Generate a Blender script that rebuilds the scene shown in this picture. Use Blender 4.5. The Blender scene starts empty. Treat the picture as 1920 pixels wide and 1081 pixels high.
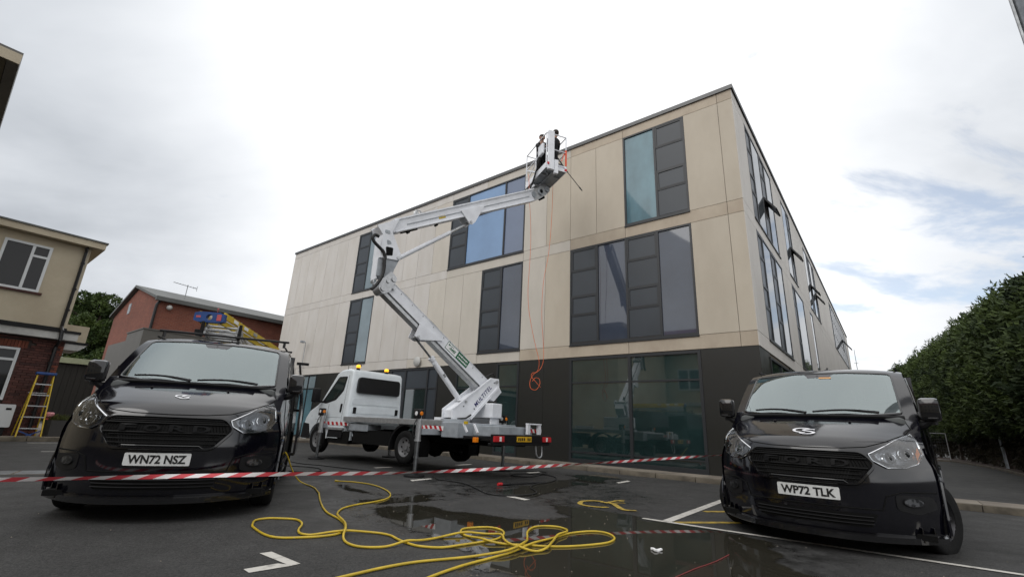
import bpy, bmesh, math, random
import numpy as np
from mathutils import Vector, Matrix, noise as mnoise
from math import sin, cos, pi, radians, atan2, sqrt, hypot
random.seed(7); rng = np.random.default_rng(7)
scene = bpy.context.scene
col = scene.collection

# ------------------------------------------------------------------ camera
cam_data = bpy.data.cameras.new("camera"); cam = bpy.data.objects.new("camera", cam_data); col.objects.link(cam)
cam_data.sensor_width = 36.0; cam_data.lens = 16.196; cam_data.clip_start = .05; cam_data.clip_end = 3000
PITCH, ROLL, CAM_H = 0.292993, 0.0452492, 0.98
_F = Vector((0, cos(PITCH), sin(PITCH))); _U0 = Vector((0, -sin(PITCH), cos(PITCH))); _R0 = Vector((1, 0, 0))
_R = _R0*cos(ROLL) + _U0*sin(ROLL); _U = -_R0*sin(ROLL) + _U0*cos(ROLL)
cam.matrix_world = Matrix(((_R.x, _U.x, -_F.x, 0), (_R.y, _U.y, -_F.y, 0), (_R.z, _U.z, -_F.z, CAM_H), (0, 0, 0, 1)))
scene.camera = cam
scene.view_settings.view_transform = 'Standard'; scene.view_settings.look = 'None'
scene.view_settings.exposure = 0.0; scene.view_settings.gamma = 1.0; scene.view_settings.use_curve_mapping = False

# ------------------------------------------------------------------ world: thin bright cloud over a pale blue sky
SUN_AZ, SUN_EL = radians(222), radians(38)          # compass style: 0 = +Y, clockwise
world = bpy.data.worlds.new("World"); scene.world = world; world.use_nodes = True
nt = world.node_tree; nt.nodes.clear()
def N(tree, typ, **kw):
    n = tree.nodes.new(typ)
    for k, v in kw.items(): setattr(n, k, v)
    return n
def math_node(tree, op, a, b=None, c=None, clamp=False):
    n = N(tree, 'ShaderNodeMath', operation=op); n.use_clamp = clamp
    for i, v in enumerate((a, b, c)):
        if v is None: continue
        if isinstance(v, (int, float)): n.inputs[i].default_value = v
        else: tree.links.new(v, n.inputs[i])
    return n.outputs[0]
out = N(nt, 'ShaderNodeOutputWorld')
sky = N(nt, 'ShaderNodeTexSky', sky_type='NISHITA'); sky.sun_disc = False
sky.sun_elevation = SUN_EL; sky.sun_rotation = SUN_AZ; sky.air_density = 1.0; sky.dust_density = 1.5
bg_sky = N(nt, 'ShaderNodeBackground'); bg_sky.inputs['Strength'].default_value = 0.15
nt.links.new(sky.outputs[0], bg_sky.inputs['Color'])
tc = N(nt, 'ShaderNodeTexCoord')
sep = N(nt, 'ShaderNodeSeparateXYZ'); nt.links.new(tc.outputs['Generated'], sep.inputs[0])
zz = math_node(nt, 'ADD', math_node(nt, 'ABSOLUTE', sep.outputs['Z']), .22)
px_ = math_node(nt, 'DIVIDE', sep.outputs['X'], zz); py_ = math_node(nt, 'DIVIDE', sep.outputs['Y'], zz)
comb = N(nt, 'ShaderNodeCombineXYZ'); nt.links.new(px_, comb.inputs[0]); nt.links.new(py_, comb.inputs[1])
def wnoise(scale, detail, rough, off, stretch=(1, 1, 1), dist=0.0):
    mp = N(nt, 'ShaderNodeMapping'); mp.inputs['Location'].default_value = off; mp.inputs['Scale'].default_value = stretch
    nt.links.new(comb.outputs[0], mp.inputs[0])
    n = N(nt, 'ShaderNodeTexNoise'); n.inputs['Scale'].default_value = scale; n.inputs['Detail'].default_value = detail
    n.inputs['Roughness'].default_value = rough; n.inputs['Distortion'].default_value = dist
    nt.links.new(mp.outputs[0], n.inputs['Vector']); return n.outputs['Fac']
n_cover = wnoise(1.5, 8, .58, (3.1, 7.4, 0), (1, 1.9, 1), .35)
n_shade = wnoise(.55, 6, .55, (1.3, 4.2, 0), (1, 1, 1), .3)
def dirdot(v, lo, hi, tlo, thi, smooth=True):
    d = N(nt, 'ShaderNodeVectorMath', operation='DOT_PRODUCT'); nt.links.new(tc.outputs['Generated'], d.inputs[0]); d.inputs[1].default_value = v
    r = N(nt, 'ShaderNodeMapRange'); r.interpolation_type = 'SMOOTHSTEP' if smooth else 'LINEAR'; nt.links.new(d.outputs['Value'], r.inputs['Value'])
    for k, q in zip(('From Min', 'From Max', 'To Min', 'To Max'), (lo, hi, tlo, thi)): r.inputs[k].default_value = q
    return r.outputs[0]
# the cover thins out towards the east-north-east, as seen at the right of the photograph
thin = dirdot((.72, .66, .22), .86, .995, 0, .185)
cov = math_node(nt, 'SUBTRACT', math_node(nt, 'ADD', n_cover, .22), thin)
mr = N(nt, 'ShaderNodeMapRange'); mr.interpolation_type = 'SMOOTHSTEP'
nt.links.new(cov, mr.inputs['Value']); mr.inputs['From Min'].default_value = .42; mr.inputs['From Max'].default_value = .56
mr.inputs['To Min'].default_value = .46; mr.inputs['To Max'].default_value = 1
ms = N(nt, 'ShaderNodeMapRange'); nt.links.new(n_shade, ms.inputs['Value'])
ms.inputs['From Min'].default_value = .36; ms.inputs['From Max'].default_value = .62; ms.inputs['To Min'].default_value = .92; ms.inputs['To Max'].default_value = 1.14
# overcast luminance rises towards the zenith; the cloud is thinnest and brightest ahead of the camera
zc = math_node(nt, 'MAXIMUM', sep.outputs['Z'], 0)
base_l = math_node(nt, 'ADD', 1.12, math_node(nt, 'MULTIPLY', zc, .22))
dark = math_node(nt, 'ADD', dirdot((-.86, .40, .32), .72, 1.0, 0, .66), dirdot((.88, .32, .36), .78, 1.0, 0, .62))
mk = N(nt, 'ShaderNodeMapRange'); nt.links.new(wnoise(1.1, 6, .55, (9.3, 2.2, 0), (1, 1.5, 1), .4), mk.inputs['Value']); mk.inputs['From Min'].default_value = .34; mk.inputs['From Max'].default_value = .66; mk.inputs['To Min'].default_value = 1.12; mk.inputs['To Max'].default_value = .80
dark = math_node(nt, 'MULTIPLY', dark, mk.outputs[0])
lum = math_node(nt, 'SUBTRACT', math_node(nt, 'MULTIPLY', ms.outputs[0], base_l), dark)
crgb = N(nt, 'ShaderNodeMix', data_type='RGBA'); nt.links.new(math_node(nt, 'MULTIPLY', lum, .75, clamp=True), crgb.inputs['Factor'])
crgb.inputs[6].default_value = (.82, .92, 1.06, 1); crgb.inputs[7].default_value = (1, 1, 1, 1)
bg_c = N(nt, 'ShaderNodeBackground'); nt.links.new(crgb.outputs[2], bg_c.inputs['Color']); nt.links.new(lum, bg_c.inputs['Strength'])
mixw = N(nt, 'ShaderNodeMixShader'); nt.links.new(mr.outputs[0], mixw.inputs[0]); nt.links.new(bg_sky.outputs[0], mixw.inputs[1]); nt.links.new(bg_c.outputs[0], mixw.inputs[2])
nt.links.new(mixw.outputs[0], out.inputs['Surface'])

sun_d = bpy.data.lights.new("sun", 'SUN'); sun_d.energy = .9; sun_d.angle = radians(40); sun_d.color = (1, .975, .94)
sun = bpy.data.objects.new("sun", sun_d); col.objects.link(sun)
sdir = Vector((sin(SUN_AZ)*cos(SUN_EL), cos(SUN_AZ)*cos(SUN_EL), sin(SUN_EL)))
sun.rotation_euler = sdir.to_track_quat('Z', 'Y').to_euler(); sun.location = sdir*60

# ------------------------------------------------------------------ materials
MATS = {}
def mat(name, color, rough=.5, metal=0., var=0., vscale=4., bump=0., bscale=60., ior=1.45, coat=0., stretch=(1, 1, 1), color2=None, emit=None, rvar=0., objvar=0., detail=5., vlo=.35, vhi=.65):
    if name in MATS: return MATS[name]
    m = bpy.data.materials.new(name); m.use_nodes = True; t = m.node_tree; b = t.nodes['Principled BSDF']
    b.inputs['Base Color'].default_value = (*color, 1); b.inputs['Roughness'].default_value = rough
    b.inputs['Metallic'].default_value = metal; b.inputs['IOR'].default_value = ior; b.inputs['Coat Weight'].default_value = coat
    b.inputs['Coat Roughness'].default_value = .03
    m.diffuse_color = (*color, 1)
    tcn = None
    def vec():
        nonlocal tcn
        if tcn is None:
            c = N(t, 'ShaderNodeTexCoord'); mp = N(t, 'ShaderNodeMapping'); mp.inputs['Scale'].default_value = stretch
            if objvar:
                oi = N(t, 'ShaderNodeObjectInfo'); cx = N(t, 'ShaderNodeCombineXYZ')
                t.links.new(math_node(t, 'MULTIPLY', oi.outputs['Random'], 37.), cx.inputs[0]); t.links.new(math_node(t, 'MULTIPLY', oi.outputs['Random'], 91.), cx.inputs[1])
                t.links.new(cx.outputs[0], mp.inputs['Location'])
            t.links.new(c.outputs['Object'], mp.inputs[0]); tcn = mp.outputs[0]
        return tcn
    colsock = None
    if var or color2:
        n = N(t, 'ShaderNodeTexNoise'); n.inputs['Scale'].default_value = vscale; n.inputs['Detail'].default_value = detail; n.inputs['Roughness'].default_value = .6
        t.links.new(vec(), n.inputs['Vector'])
        r = N(t, 'ShaderNodeMapRange'); t.links.new(n.outputs['Fac'], r.inputs['Value']); r.inputs['From Min'].default_value = vlo; r.inputs['From Max'].default_value = vhi
        mx = N(t, 'ShaderNodeMix', data_type='RGBA'); t.links.new(r.outputs[0], mx.inputs['Factor'])
        c2 = color2 if color2 else tuple(c*(1-var) for c in color)
        mx.inputs[6].default_value = (*color, 1); mx.inputs[7].default_value = (*c2, 1); colsock = mx.outputs[2]
        if rvar:
            t.links.new(math_node(t, 'ADD', rough-rvar/2, math_node(t, 'MULTIPLY', r.outputs[0], rvar)), b.inputs['Roughness'])
    if objvar:
        oi = N(t, 'ShaderNodeObjectInfo'); hs = N(t, 'ShaderNodeHueSaturation')
        t.links.new(math_node(t, 'ADD', 1-objvar/2, math_node(t, 'MULTIPLY', oi.outputs['Random'], objvar)), hs.inputs['Value'])
        if colsock: t.links.new(colsock, hs.inputs['Color'])
        else: hs.inputs['Color'].default_value = (*color, 1)
        colsock = hs.outputs[0]
    if colsock: t.links.new(colsock, b.inputs['Base Color'])
    if bump:
        n2 = N(t, 'ShaderNodeTexNoise'); n2.inputs['Scale'].default_value = bscale; n2.inputs['Detail'].default_value = 3
        t.links.new(vec(), n2.inputs['Vector']); bp = N(t, 'ShaderNodeBump'); bp.inputs['Strength'].default_value = bump; bp.inputs['Distance'].default_value = .01
        t.links.new(n2.outputs['Fac'], bp.inputs['Height']); t.links.new(bp.outputs[0], b.inputs['Normal'])
    if emit:
        b.inputs['Emission Color'].default_value = (*emit[0], 1); b.inputs['Emission Strength'].default_value = emit[1]
    MATS[name] = m; return m
def clear_mat(name, tint=(.9, .95, .95), refl=.12, gl=(1, 1, 1)):
    m = bpy.data.materials.new(name); m.use_nodes = True; t = m.node_tree; t.nodes.clear()
    o = N(t, 'ShaderNodeOutputMaterial'); tr = N(t, 'ShaderNodeBsdfTransparent'); tr.inputs[0].default_value = (*tint, 1)
    g = N(t, 'ShaderNodeBsdfGlossy'); g.inputs['Roughness'].default_value = .02; g.inputs['Color'].default_value = (*gl, 1)
    fr = N(t, 'ShaderNodeFresnel'); fr.inputs[0].default_value = 1.5
    mx = N(t, 'ShaderNodeMixShader'); t.links.new(math_node(t, 'ADD', fr.outputs[0], refl-.04, clamp=True), mx.inputs[0])
    t.links.new(tr.outputs[0], mx.inputs[1]); t.links.new(g.outputs[0], mx.inputs[2]); t.links.new(mx.outputs[0], o.inputs[0]); return m

M = {}
M['paint'] = mat('van_paint', (.003, .003, .006), .09, ior=1.72, var=.25, vscale=3, rvar=.04)
M['trim'] = mat('black_trim', (.014, .014, .015), .55, var=.3, vscale=9)
M['gloss'] = mat('gloss_black', (.008, .008, .009), .12, coat=.6)
M['mesh'] = mat('grille_black', (.004, .004, .004), .6)
M['under'] = mat('underside_black', (.006, .006, .006), .9)
M['windscreen'] = mat('windscreen_glass', (.055, .085, .09), .03, ior=2.3, var=.25, vscale=1.6)
M['sideglass'] = mat('side_glass', (.012, .015, .016), .03, ior=1.6)
M['rubber'] = mat('rubber', (.014, .014, .014), .8, var=.4, vscale=12, bump=.2)
M['alloy'] = mat('dark_alloy', (.06, .06, .065), .35, metal=.7)
for k_ in ('trim', 'mesh', 'under', 'rubber'): M[k_].node_tree.nodes['Principled BSDF'].inputs['Specular IOR Level'].default_value = .2
M['chrome'] = mat('chrome', (.75, .76, .78), .12, metal=1)
M['reflector'] = mat('lamp_reflector', (.30, .31, .33), .18, metal=.9, var=.7, vscale=14, vlo=.45, vhi=.55)
M['lampdark'] = mat('lamp_dark', (.03, .03, .032), .3)
M['amber'] = mat('amber_plastic', (.8, .22, .01), .3)
M['lens'] = clear_mat('clear_lens', (.93, .95, .96), .10)
M['plate'] = mat('white_plate', (.72, .73, .72), .4, var=.15, vscale=20)
M['plate_y'] = mat('yellow_plate', (.65, .38, .02), .4)
M['ink'] = mat('black_ink', (.01, .01, .01), .5)
M['emblem'] = mat('silver_vinyl', (.72, .72, .75), .35)
M['white'] = mat('white_paint', (.72, .77, .80), .3, coat=.3, var=.12, vscale=2.5, rvar=.1)
M['boomwhite'] = mat('boom_white', (.80, .82, .86), .42, var=.14, vscale=3.5, detail=8, bump=.05, bscale=30)
M['greypaint'] = mat('grey_paint', (.36, .39, .42), .45, var=.3, vscale=4)
M['alu'] = mat('aluminium', (.50, .51, .52), .38, metal=.6, var=.25, vscale=10)
M['steel'] = mat('steel', (.25, .26, .27), .35, metal=.8, var=.4, vscale=8)
M['red'] = mat('red_paint', (.50, .02, .025), .45)
M['tape_r'] = mat('tape_red', (.60, .065, .08), .35); M['tape_w'] = mat('tape_white', (.78, .74, .74), .35)
M['stripe_w'] = mat('stripe_white', (.8, .8, .8), .45)
M['green'] = mat('sign_green', (.01, .12, .05), .5)
M['navy'] = mat('navy_lettering', (.02, .02, .12), .5)
M['blackhose'] = mat('black_hose', (.012, .012, .012), .5)
M['yellowhose'] = mat('yellow_hose', (.62, .44, .035), .38, var=.25, vscale=6)
M['orangehose'] = mat('orange_hose', (.75, .13, .03), .5)
M['yellow'] = mat('yellow_fibreglass', (.62, .43, .02), .5, var=.25, vscale=12)
M['blue'] = mat('blue_plastic', (.02, .07, .25), .5, var=.3, vscale=10)
M['clad'] = mat('cladding_board', (.515, .46, .375), .75, color2=(.47, .415, .335), vscale=1.1, stretch=(1.6, 1.6, .7), bump=.05, bscale=25, objvar=.08, detail=9)
M['clad_m'] = mat('cladding_board_mid', (.56, .52, .46), .75, color2=(.51, .475, .415), vscale=1.1, stretch=(1.7, 1.7, .6), bump=.05, bscale=25, objvar=.08, detail=9)
M['clad_c'] = mat('cladding_board_pale', (.575, .55, .52), .75, color2=(.52, .49, .45), vscale=1.1, stretch=(1.8, 1.8, .6), bump=.05, bscale=25, objvar=.06, detail=9)
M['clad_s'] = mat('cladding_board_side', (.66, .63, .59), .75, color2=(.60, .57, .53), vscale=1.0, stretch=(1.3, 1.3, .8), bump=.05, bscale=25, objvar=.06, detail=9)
M['clad_b'] = mat('cladding_board_stained', (.46, .395, .31), .75, color2=(.37, .305, .235), vscale=1.6, stretch=(1.2, 1.2, .8), bump=.08, bscale=25, objvar=.12, detail=9, vlo=.4, vhi=.75)
M['joint'] = mat('joint_backing', (.16, .135, .11), .9)
M['base'] = mat('black_base_panel', (.022, .022, .019), .38, var=.4, vscale=.9, objvar=.3, rvar=.15)
M['frame'] = mat('window_frame', (.022, .024, .027), .4)
M['spandrel'] = mat('spandrel_panel', (.038, .046, .056), .35, var=.2, vscale=.6, objvar=.2)
M['coping'] = mat('coping_metal', (.10, .10, .10), .4, metal=.5)
M['g_grey'] = mat('glazing_grey', (.060, .074, .105), .03, ior=1.7, var=.3, vscale=.5)
M['g_blue'] = mat('glazing_blue', (.20, .33, .54), .03, ior=1.7, var=.2, vscale=.4)  # blue reflection of the big pane put into its base colour
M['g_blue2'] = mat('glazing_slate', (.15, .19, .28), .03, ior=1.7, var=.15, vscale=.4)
M['g_teal'] = mat('glazing_teal', (.13, .25, .30), .03, ior=1.42, var=.45, vscale=.8, stretch=(1, 1, .5))  # teal of a reflection put into the glass colour
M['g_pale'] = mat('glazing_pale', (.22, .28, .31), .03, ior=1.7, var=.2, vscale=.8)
M['g_dark'] = mat('glazing_dark', (.020, .042, .042), .03, ior=2.3, var=.5, vscale=.7)
M['g_sky'] = mat('glazing_sky', (.10, .11, .12), .02, ior=3.2)
M['g_house'] = mat('house_pane', (.018, .019, .021), .06, ior=1.35)
M['concrete'] = mat('concrete_paving', (.23, .20, .16), .8, color2=(.13, .11, .09), vscale=1.2, bump=.2, bscale=30, objvar=.12, detail=8)
M['kerb'] = mat('kerb_stone', (.17, .145, .11), .85, color2=(.075, .065, .05), vscale=3, bump=.3, bscale=40, objvar=.2, detail=8)
M['render'] = mat('cream_render', (.50, .44, .33), .85, color2=(.42, .36, .265), vscale=1.1, bump=.25, bscale=45, detail=8)
M['wood_w'] = mat('white_timber', (.50, .50, .48), .6, var=.3, vscale=2)
M['upvc'] = mat('white_upvc', (.60, .62, .63), .4)
M['brick'] = mat('brick_face', (.105, .04, .032), .85, color2=(.06, .028, .025), vscale=1.5, objvar=.5, bump=.3, bscale=60)
M['brick_o'] = mat('brick_orange', (.20, .06, .035), .85, color2=(.13, .04, .025), vscale=1.5, objvar=.4, bump=.3, bscale=60)
M['mortar'] = mat('mortar', (.10, .085, .075), .95, var=.3, vscale=5)
M['blackplastic'] = mat('black_plastic', (.01, .01, .011), .35)
M['greybox'] = mat('grey_sheet', (.115, .11, .10), .6, var=.12, vscale=1)
M['roofgrey'] = mat('roof_sheet', (.11, .115, .11), .6, var=.3, vscale=1)
M['darkwood'] = mat('dark_timber', (.02, .018, .014), .8, var=.4, vscale=2, stretch=(6, 6, .4))
M['palegreen'] = mat('pale_green_sheet', (.30, .32, .20), .7, var=.2, vscale=3)
M['skin'] = mat('skin', (.45, .27, .20), .6)
M['hair'] = mat('dark_hair', (.03, .022, .018), .8)
M['cloth'] = mat('black_workwear', (.012, .012, .014), .9, var=.4, vscale=8)
M['line'] = mat('road_paint_white', (.52, .50, .46), .7, color2=(.24, .23, .21), vscale=9, detail=9, vlo=.5, vhi=.72)
M['liney'] = mat('road_paint_yellow', (.42, .29, .04), .7, color2=(.14, .11, .04), vscale=9, detail=9, vlo=.45, vhi=.68)
M['beacon'] = mat('lit_beacon', (.9, .4, .02), .3, emit=((1, .42, .02), 1.6))
M['pink'] = mat('faded_red_plastic', (.48, .09, .10), .5)
M['soil'] = mat('leaf_litter', (.05, .025, .014), .95, var=.6, vscale=8)
M['bark'] = mat('bark', (.05, .035, .025), .9, var=.4, vscale=8)
M['puddle'] = mat('puddle_water', (.026, .024, .018), .02, ior=1.40)

# ------------------------------------------------------------------ mesh helpers
class MB:
    def __init__(s): s.v = []; s.f = []; s.mi = []; s.cur = 0
    def add(s, vs, fs, T=None):
        o = len(s.v)
        s.v += [tuple(T @ Vector(p)) if T else tuple(p) for p in vs]
        s.f += [tuple(i+o for i in f) for f in fs]; s.mi += [s.cur]*len(fs); return s
    def box(s, x0, x1, y0, y1, z0, z1, T=None):
        vs = [(x0, y0, z0), (x1, y0, z0), (x1, y1, z0), (x0, y1, z0), (x0, y0, z1), (x1, y0, z1), (x1, y1, z1), (x0, y1, z1)]
        return s.add(vs, [(0, 3, 2, 1), (4, 5, 6, 7), (0, 1, 5, 4), (1, 2, 6, 5), (2, 3, 7, 6), (3, 0, 4, 7)], T)
    def bbox(s, x0, x1, y0, y1, z0, z1, b=.02, T=None):
        bm = bmesh.new(); bmesh.ops.create_cube(bm, size=1)
        for v in bm.verts: v.co = Vector((x0+(x1-x0)*(v.co.x+.5), y0+(y1-y0)*(v.co.y+.5), z0+(z1-z0)*(v.co.z+.5)))
        bmesh.ops.bevel(bm, geom=list(bm.edges), offset=b, segments=2, affect='EDGES', profile=.5)
        return s.bm(bm, T)
    def bm(s, bm, T=None):
        bm.verts.ensure_lookup_table(); bm.verts.index_update()
        s.add([tuple(v.co) for v in bm.verts], [tuple(v.index for v in f.verts) for f in bm.faces], T); bm.free(); return s
    def tube(s, pts, r, n=8, cap=True, T=None):
        P = [Vector(p) for p in pts]; k = len(P); rs = r if hasattr(r, '__len__') else [r]*k
        up = None; vs = []; fs = []
        for i in range(k):
            d = (P[min(i+1, k-1)]-P[max(i-1, 0)]).normalized()
            if up is None:
                up = Vector((0, 0, 1)) if abs(d.z) < .9 else Vector((1, 0, 0))
            a = d.cross(up)
            if a.length < 1e-5: a = d.orthogonal()
            a.normalize(); b = a.cross(d).normalized(); up = b
            for j in range(n):
                t = 2*pi*j/n; vs.append(P[i]+(a*cos(t)+b*sin(t))*rs[i])
        for i in range(k-1):
            for j in range(n):
                fs.append((i*n+j, i*n+(j+1) % n, (i+1)*n+(j+1) % n, (i+1)*n+j))
        if cap: fs += [tuple(range(n))[::-1], tuple((k-1)*n+j for j in range(n))]
        return s.add(vs, fs, T)
    def cyl(s, p0, p1, r, n=16, T=None): return s.tube([p0, p1], r, n, True, T)
    def prism(s, poly, d0, d1, fn):            # poly in 2D, extruded; fn(a, b, depth) -> point
        n = len(poly); vs = [fn(a, b, d0) for a, b in poly]+[fn(a, b, d1) for a, b in poly]
        fs = [tuple(range(n)), tuple(range(n, 2*n))[::-1]]+[(i, i+n, (i+1) % n+n, (i+1) % n) for i in range(n)]
        return s.add(vs, fs)
    def beam(s, p0, p1, w, h, up=(0, 0, 1)):    # rectangular bar, w sideways, h along up
        p0 = Vector(p0); p1 = Vector(p1); d = (p1-p0).normalized(); up = Vector(up); sd = d.cross(up).normalized(); u = sd.cross(d).normalized()
        vs = [p+sd*a*w/2+u*b*h/2 for p in (p0, p1) for a, b in ((-1, -1), (1, -1), (1, 1), (-1, 1))]
        return s.add(vs, [(3, 2, 1, 0), (4, 5, 6, 7), (0, 1, 5, 4), (1, 2, 6, 5), (2, 3, 7, 6), (3, 0, 4, 7)])
    def sphere(s, c, r, n=12, sc=(1, 1, 1), T=None):
        vs = [(c[0], c[1], c[2]-r*sc[2])]; fs = []; m = n//2
        for i in range(1, m):
            a = -pi/2+pi*i/m
            for j in range(n):
                t = 2*pi*j/n; vs.append((c[0]+r*sc[0]*cos(a)*cos(t), c[1]+r*sc[1]*cos(a)*sin(t), c[2]+r*sc[2]*sin(a)))
        vs.append((c[0], c[1], c[2]+r*sc[2])); L = len(vs)-1
        for j in range(n): fs.append((0, 1+(j+1) % n, 1+j)); fs.append((L, L-n+j, L-n+(j+1) % n))
        for i in range(m-2):
            for j in range(n): a = 1+i*n; fs.append((a+j, a+(j+1) % n, a+n+(j+1) % n, a+n+j))
        return s.add(vs, fs, T)
    def lathe(s, prof, n, fn, closed=False):     # prof [(r, a)], fn(r, theta, a)
        k = len(prof); vs = [fn(r, 2*pi*j/n, a) for r, a in prof for j in range(n)]; fs = []
        for i in range(k-1+(1 if closed else 0)):
            for j in range(n): i2 = (i+1) % k; fs.append((i*n+j, i*n+(j+1) % n, i2*n+(j+1) % n, i2*n+j))
        return s.add(vs, fs)
    def build(s, name, m, parent=None, smooth=False, fixn=True, auto=None):
        me = bpy.data.meshes.new(name); me.from_pydata([tuple(v) for v in s.v], [], s.f)
        ms = m if isinstance(m, (list, tuple)) else [m]
        for q in ms: me.materials.append(q)
        if len(ms) > 1: me.polygons.foreach_set('material_index', s.mi)
        if fixn:
            b = bmesh.new(); b.from_mesh(me); bmesh.ops.recalc_face_normals(b, faces=b.faces); b.to_mesh(me); b.free()
        if smooth:
            me.polygons.foreach_set('use_smooth', [True]*len(me.polygons))
            try: me.set_sharp_from_angle(angle=radians(auto if auto else 40))
            except Exception: pass
        me.update(); o = bpy.data.objects.new(name, me); col.objects.link(o)
        if parent: o.parent = parent
        return o
def tag(o, label=None, cat=None, group=None, kind=None):
    if label: o['label'] = label
    if cat: o['category'] = cat
    if group: o['group'] = group
    if kind: o['kind'] = kind
    return o
def empty(name, label, cat, loc=(0, 0, 0), rz=0., group=None):
    o = bpy.data.objects.new(name, None); col.objects.link(o); o.location = loc; o.rotation_euler = (0, 0, rz); o.empty_display_size = .3
    return tag(o, label, cat, group)
def catmull(pts, n=8, closed=False):
    P = [Vector(p if len(p) == 3 else (p[0], p[1], 0)) for p in pts]; k = len(P); outp = []
    for i in range(k if closed else k-1):
        if closed: p0, p1, p2, p3 = P[(i-1) % k], P[i], P[(i+1) % k], P[(i+2) % k]
        else: p0, p1, p2, p3 = P[max(i-1, 0)], P[i], P[i+1], P[min(i+2, k-1)]
        for j in range(n):
            t = j/n
            outp.append(.5*((2*p1)+(p2-p0)*t+(2*p0-5*p1+4*p2-p3)*t*t+(3*p1-p0-3*p2+p3)*t**3))
    if not closed: outp.append(P[-1])
    return outp
def round_poly(pts, r, n=4):
    o = []; k = len(pts)
    for i in range(k):
        p = Vector(pts[i]); a = Vector(pts[i-1])-p; b = Vector(pts[(i+1) % k])-p
        rr = min(r, a.length*.45, b.length*.45); A = p+a.normalized()*rr; B = p+b.normalized()*rr
        for j in range(n+1):
            t = j/n; q = A*(1-t)**2+p*2*t*(1-t)+B*t*t; o.append((q.x, q.y))
    return o
def clip_poly(sub, poly):                        # Sutherland-Hodgman, poly convex ccw
    outp = sub; n = len(poly)
    for i in range(n):
        ax, ay = poly[i]; bx, by = poly[(i+1) % n]; inp = outp; outp = []
        if not inp: break
        def sd(p): return (bx-ax)*(p[1]-ay)-(by-ay)*(p[0]-ax)
        for j in range(len(inp)):
            p, q = inp[j-1], inp[j]; sp, sq = sd(p), sd(q)
            if sq >= 0:
                if sp < 0: t = sp/(sp-sq); outp.append((p[0]+(q[0]-p[0])*t, p[1]+(q[1]-p[1])*t))
                outp.append(q)
            elif sp >= 0: t = sp/(sp-sq); outp.append((p[0]+(q[0]-p[0])*t, p[1]+(q[1]-p[1])*t))
    return outp
def grid_patch(poly, step, fn):                  # convex polygon -> welded grid of verts mapped by fn(a, b)
    ar = sum(poly[i-1][0]*poly[i][1]-poly[i][0]*poly[i-1][1] for i in range(len(poly)))
    if ar < 0: poly = poly[::-1]
    xs = [p[0] for p in poly]; ys = [p[1] for p in poly]; vs = []; fs = []; key = {}
    nx = max(1, int((max(xs)-min(xs))/step)+1); ny = max(1, int((max(ys)-min(ys))/step)+1)
    for i in range(nx):
        for j in range(ny):
            a0 = min(xs)+i*step; b0 = min(ys)+j*step
            c = clip_poly([(a0, b0), (a0+step, b0), (a0+step, b0+step), (a0, b0+step)], poly)
            idx = []
            for p in c:
                k = (round(p[0], 5), round(p[1], 5))
                if k not in key: key[k] = len(vs); vs.append(fn(*p))
                if not idx or idx[-1] != key[k]: idx.append(key[k])
            if len(idx) > 2 and idx[0] == idx[-1]: idx.pop()
            if len(set(idx)) > 2 and len(set(idx)) == len(idx): fs.append(tuple(idx))
    return vs, fs
_tc = {}
def text_mesh(s, size=1., bold=0., shear=0., spacing=1.):
    k = (s, size, bold, shear, spacing)
    if k not in _tc:
        cu = bpy.data.curves.new('lettering', 'FONT'); cu.body = s; cu.size = size; cu.offset = bold; cu.shear = shear; cu.space_character = spacing
        cu.align_x = 'CENTER'; cu.align_y = 'CENTER'; cu.extrude = .0; cu.resolution_u = 4
        o = bpy.data.objects.new('lettering', cu); col.objects.link(o); me = o.to_mesh()
        vs = [(v.co.x, v.co.y) for v in me.vertices]; fs = [tuple(p.vertices) for p in me.polygons]; o.to_mesh_clear()
        bpy.data.objects.remove(o); bpy.data.curves.remove(cu); _tc[k] = (vs, fs)
    return _tc[k]
def put_text(mb, s, size, fn, bold=0., shear=0., width=None, height=None, spacing=1.):
    vs, fs = text_mesh(s, size, bold, shear, spacing); xs = [v[0] for v in vs]; ys = [v[1] for v in vs]
    sx = width/(max(xs)-min(xs)) if width else 1; sy = height/(max(ys)-min(ys)) if height else 1
    cx = (max(xs)+min(xs))/2; cy = (max(ys)+min(ys))/2
    mb.add([fn((x-cx)*sx, (y-cy)*sy) for x, y in vs], fs)
# ------------------------------------------------------------------ site frame: s runs left along the long facade, off towards the camera
COR = Vector((5.98713619, 10.88728811, 0)); DL = Vector((-0.7759789, 0.63075887, 0)); DR = Vector((0.63075887, 0.7759789, 0))
FRZ = atan2(DL.y, DL.x)
def W(s, off, z=0.): return COR + DL*s - DR*off + Vector((0, 0, z))
def sstep(a, b, x): t = min(1, max(0, (x-a)/(b-a))); return t*t*(3-2*t)

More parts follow.
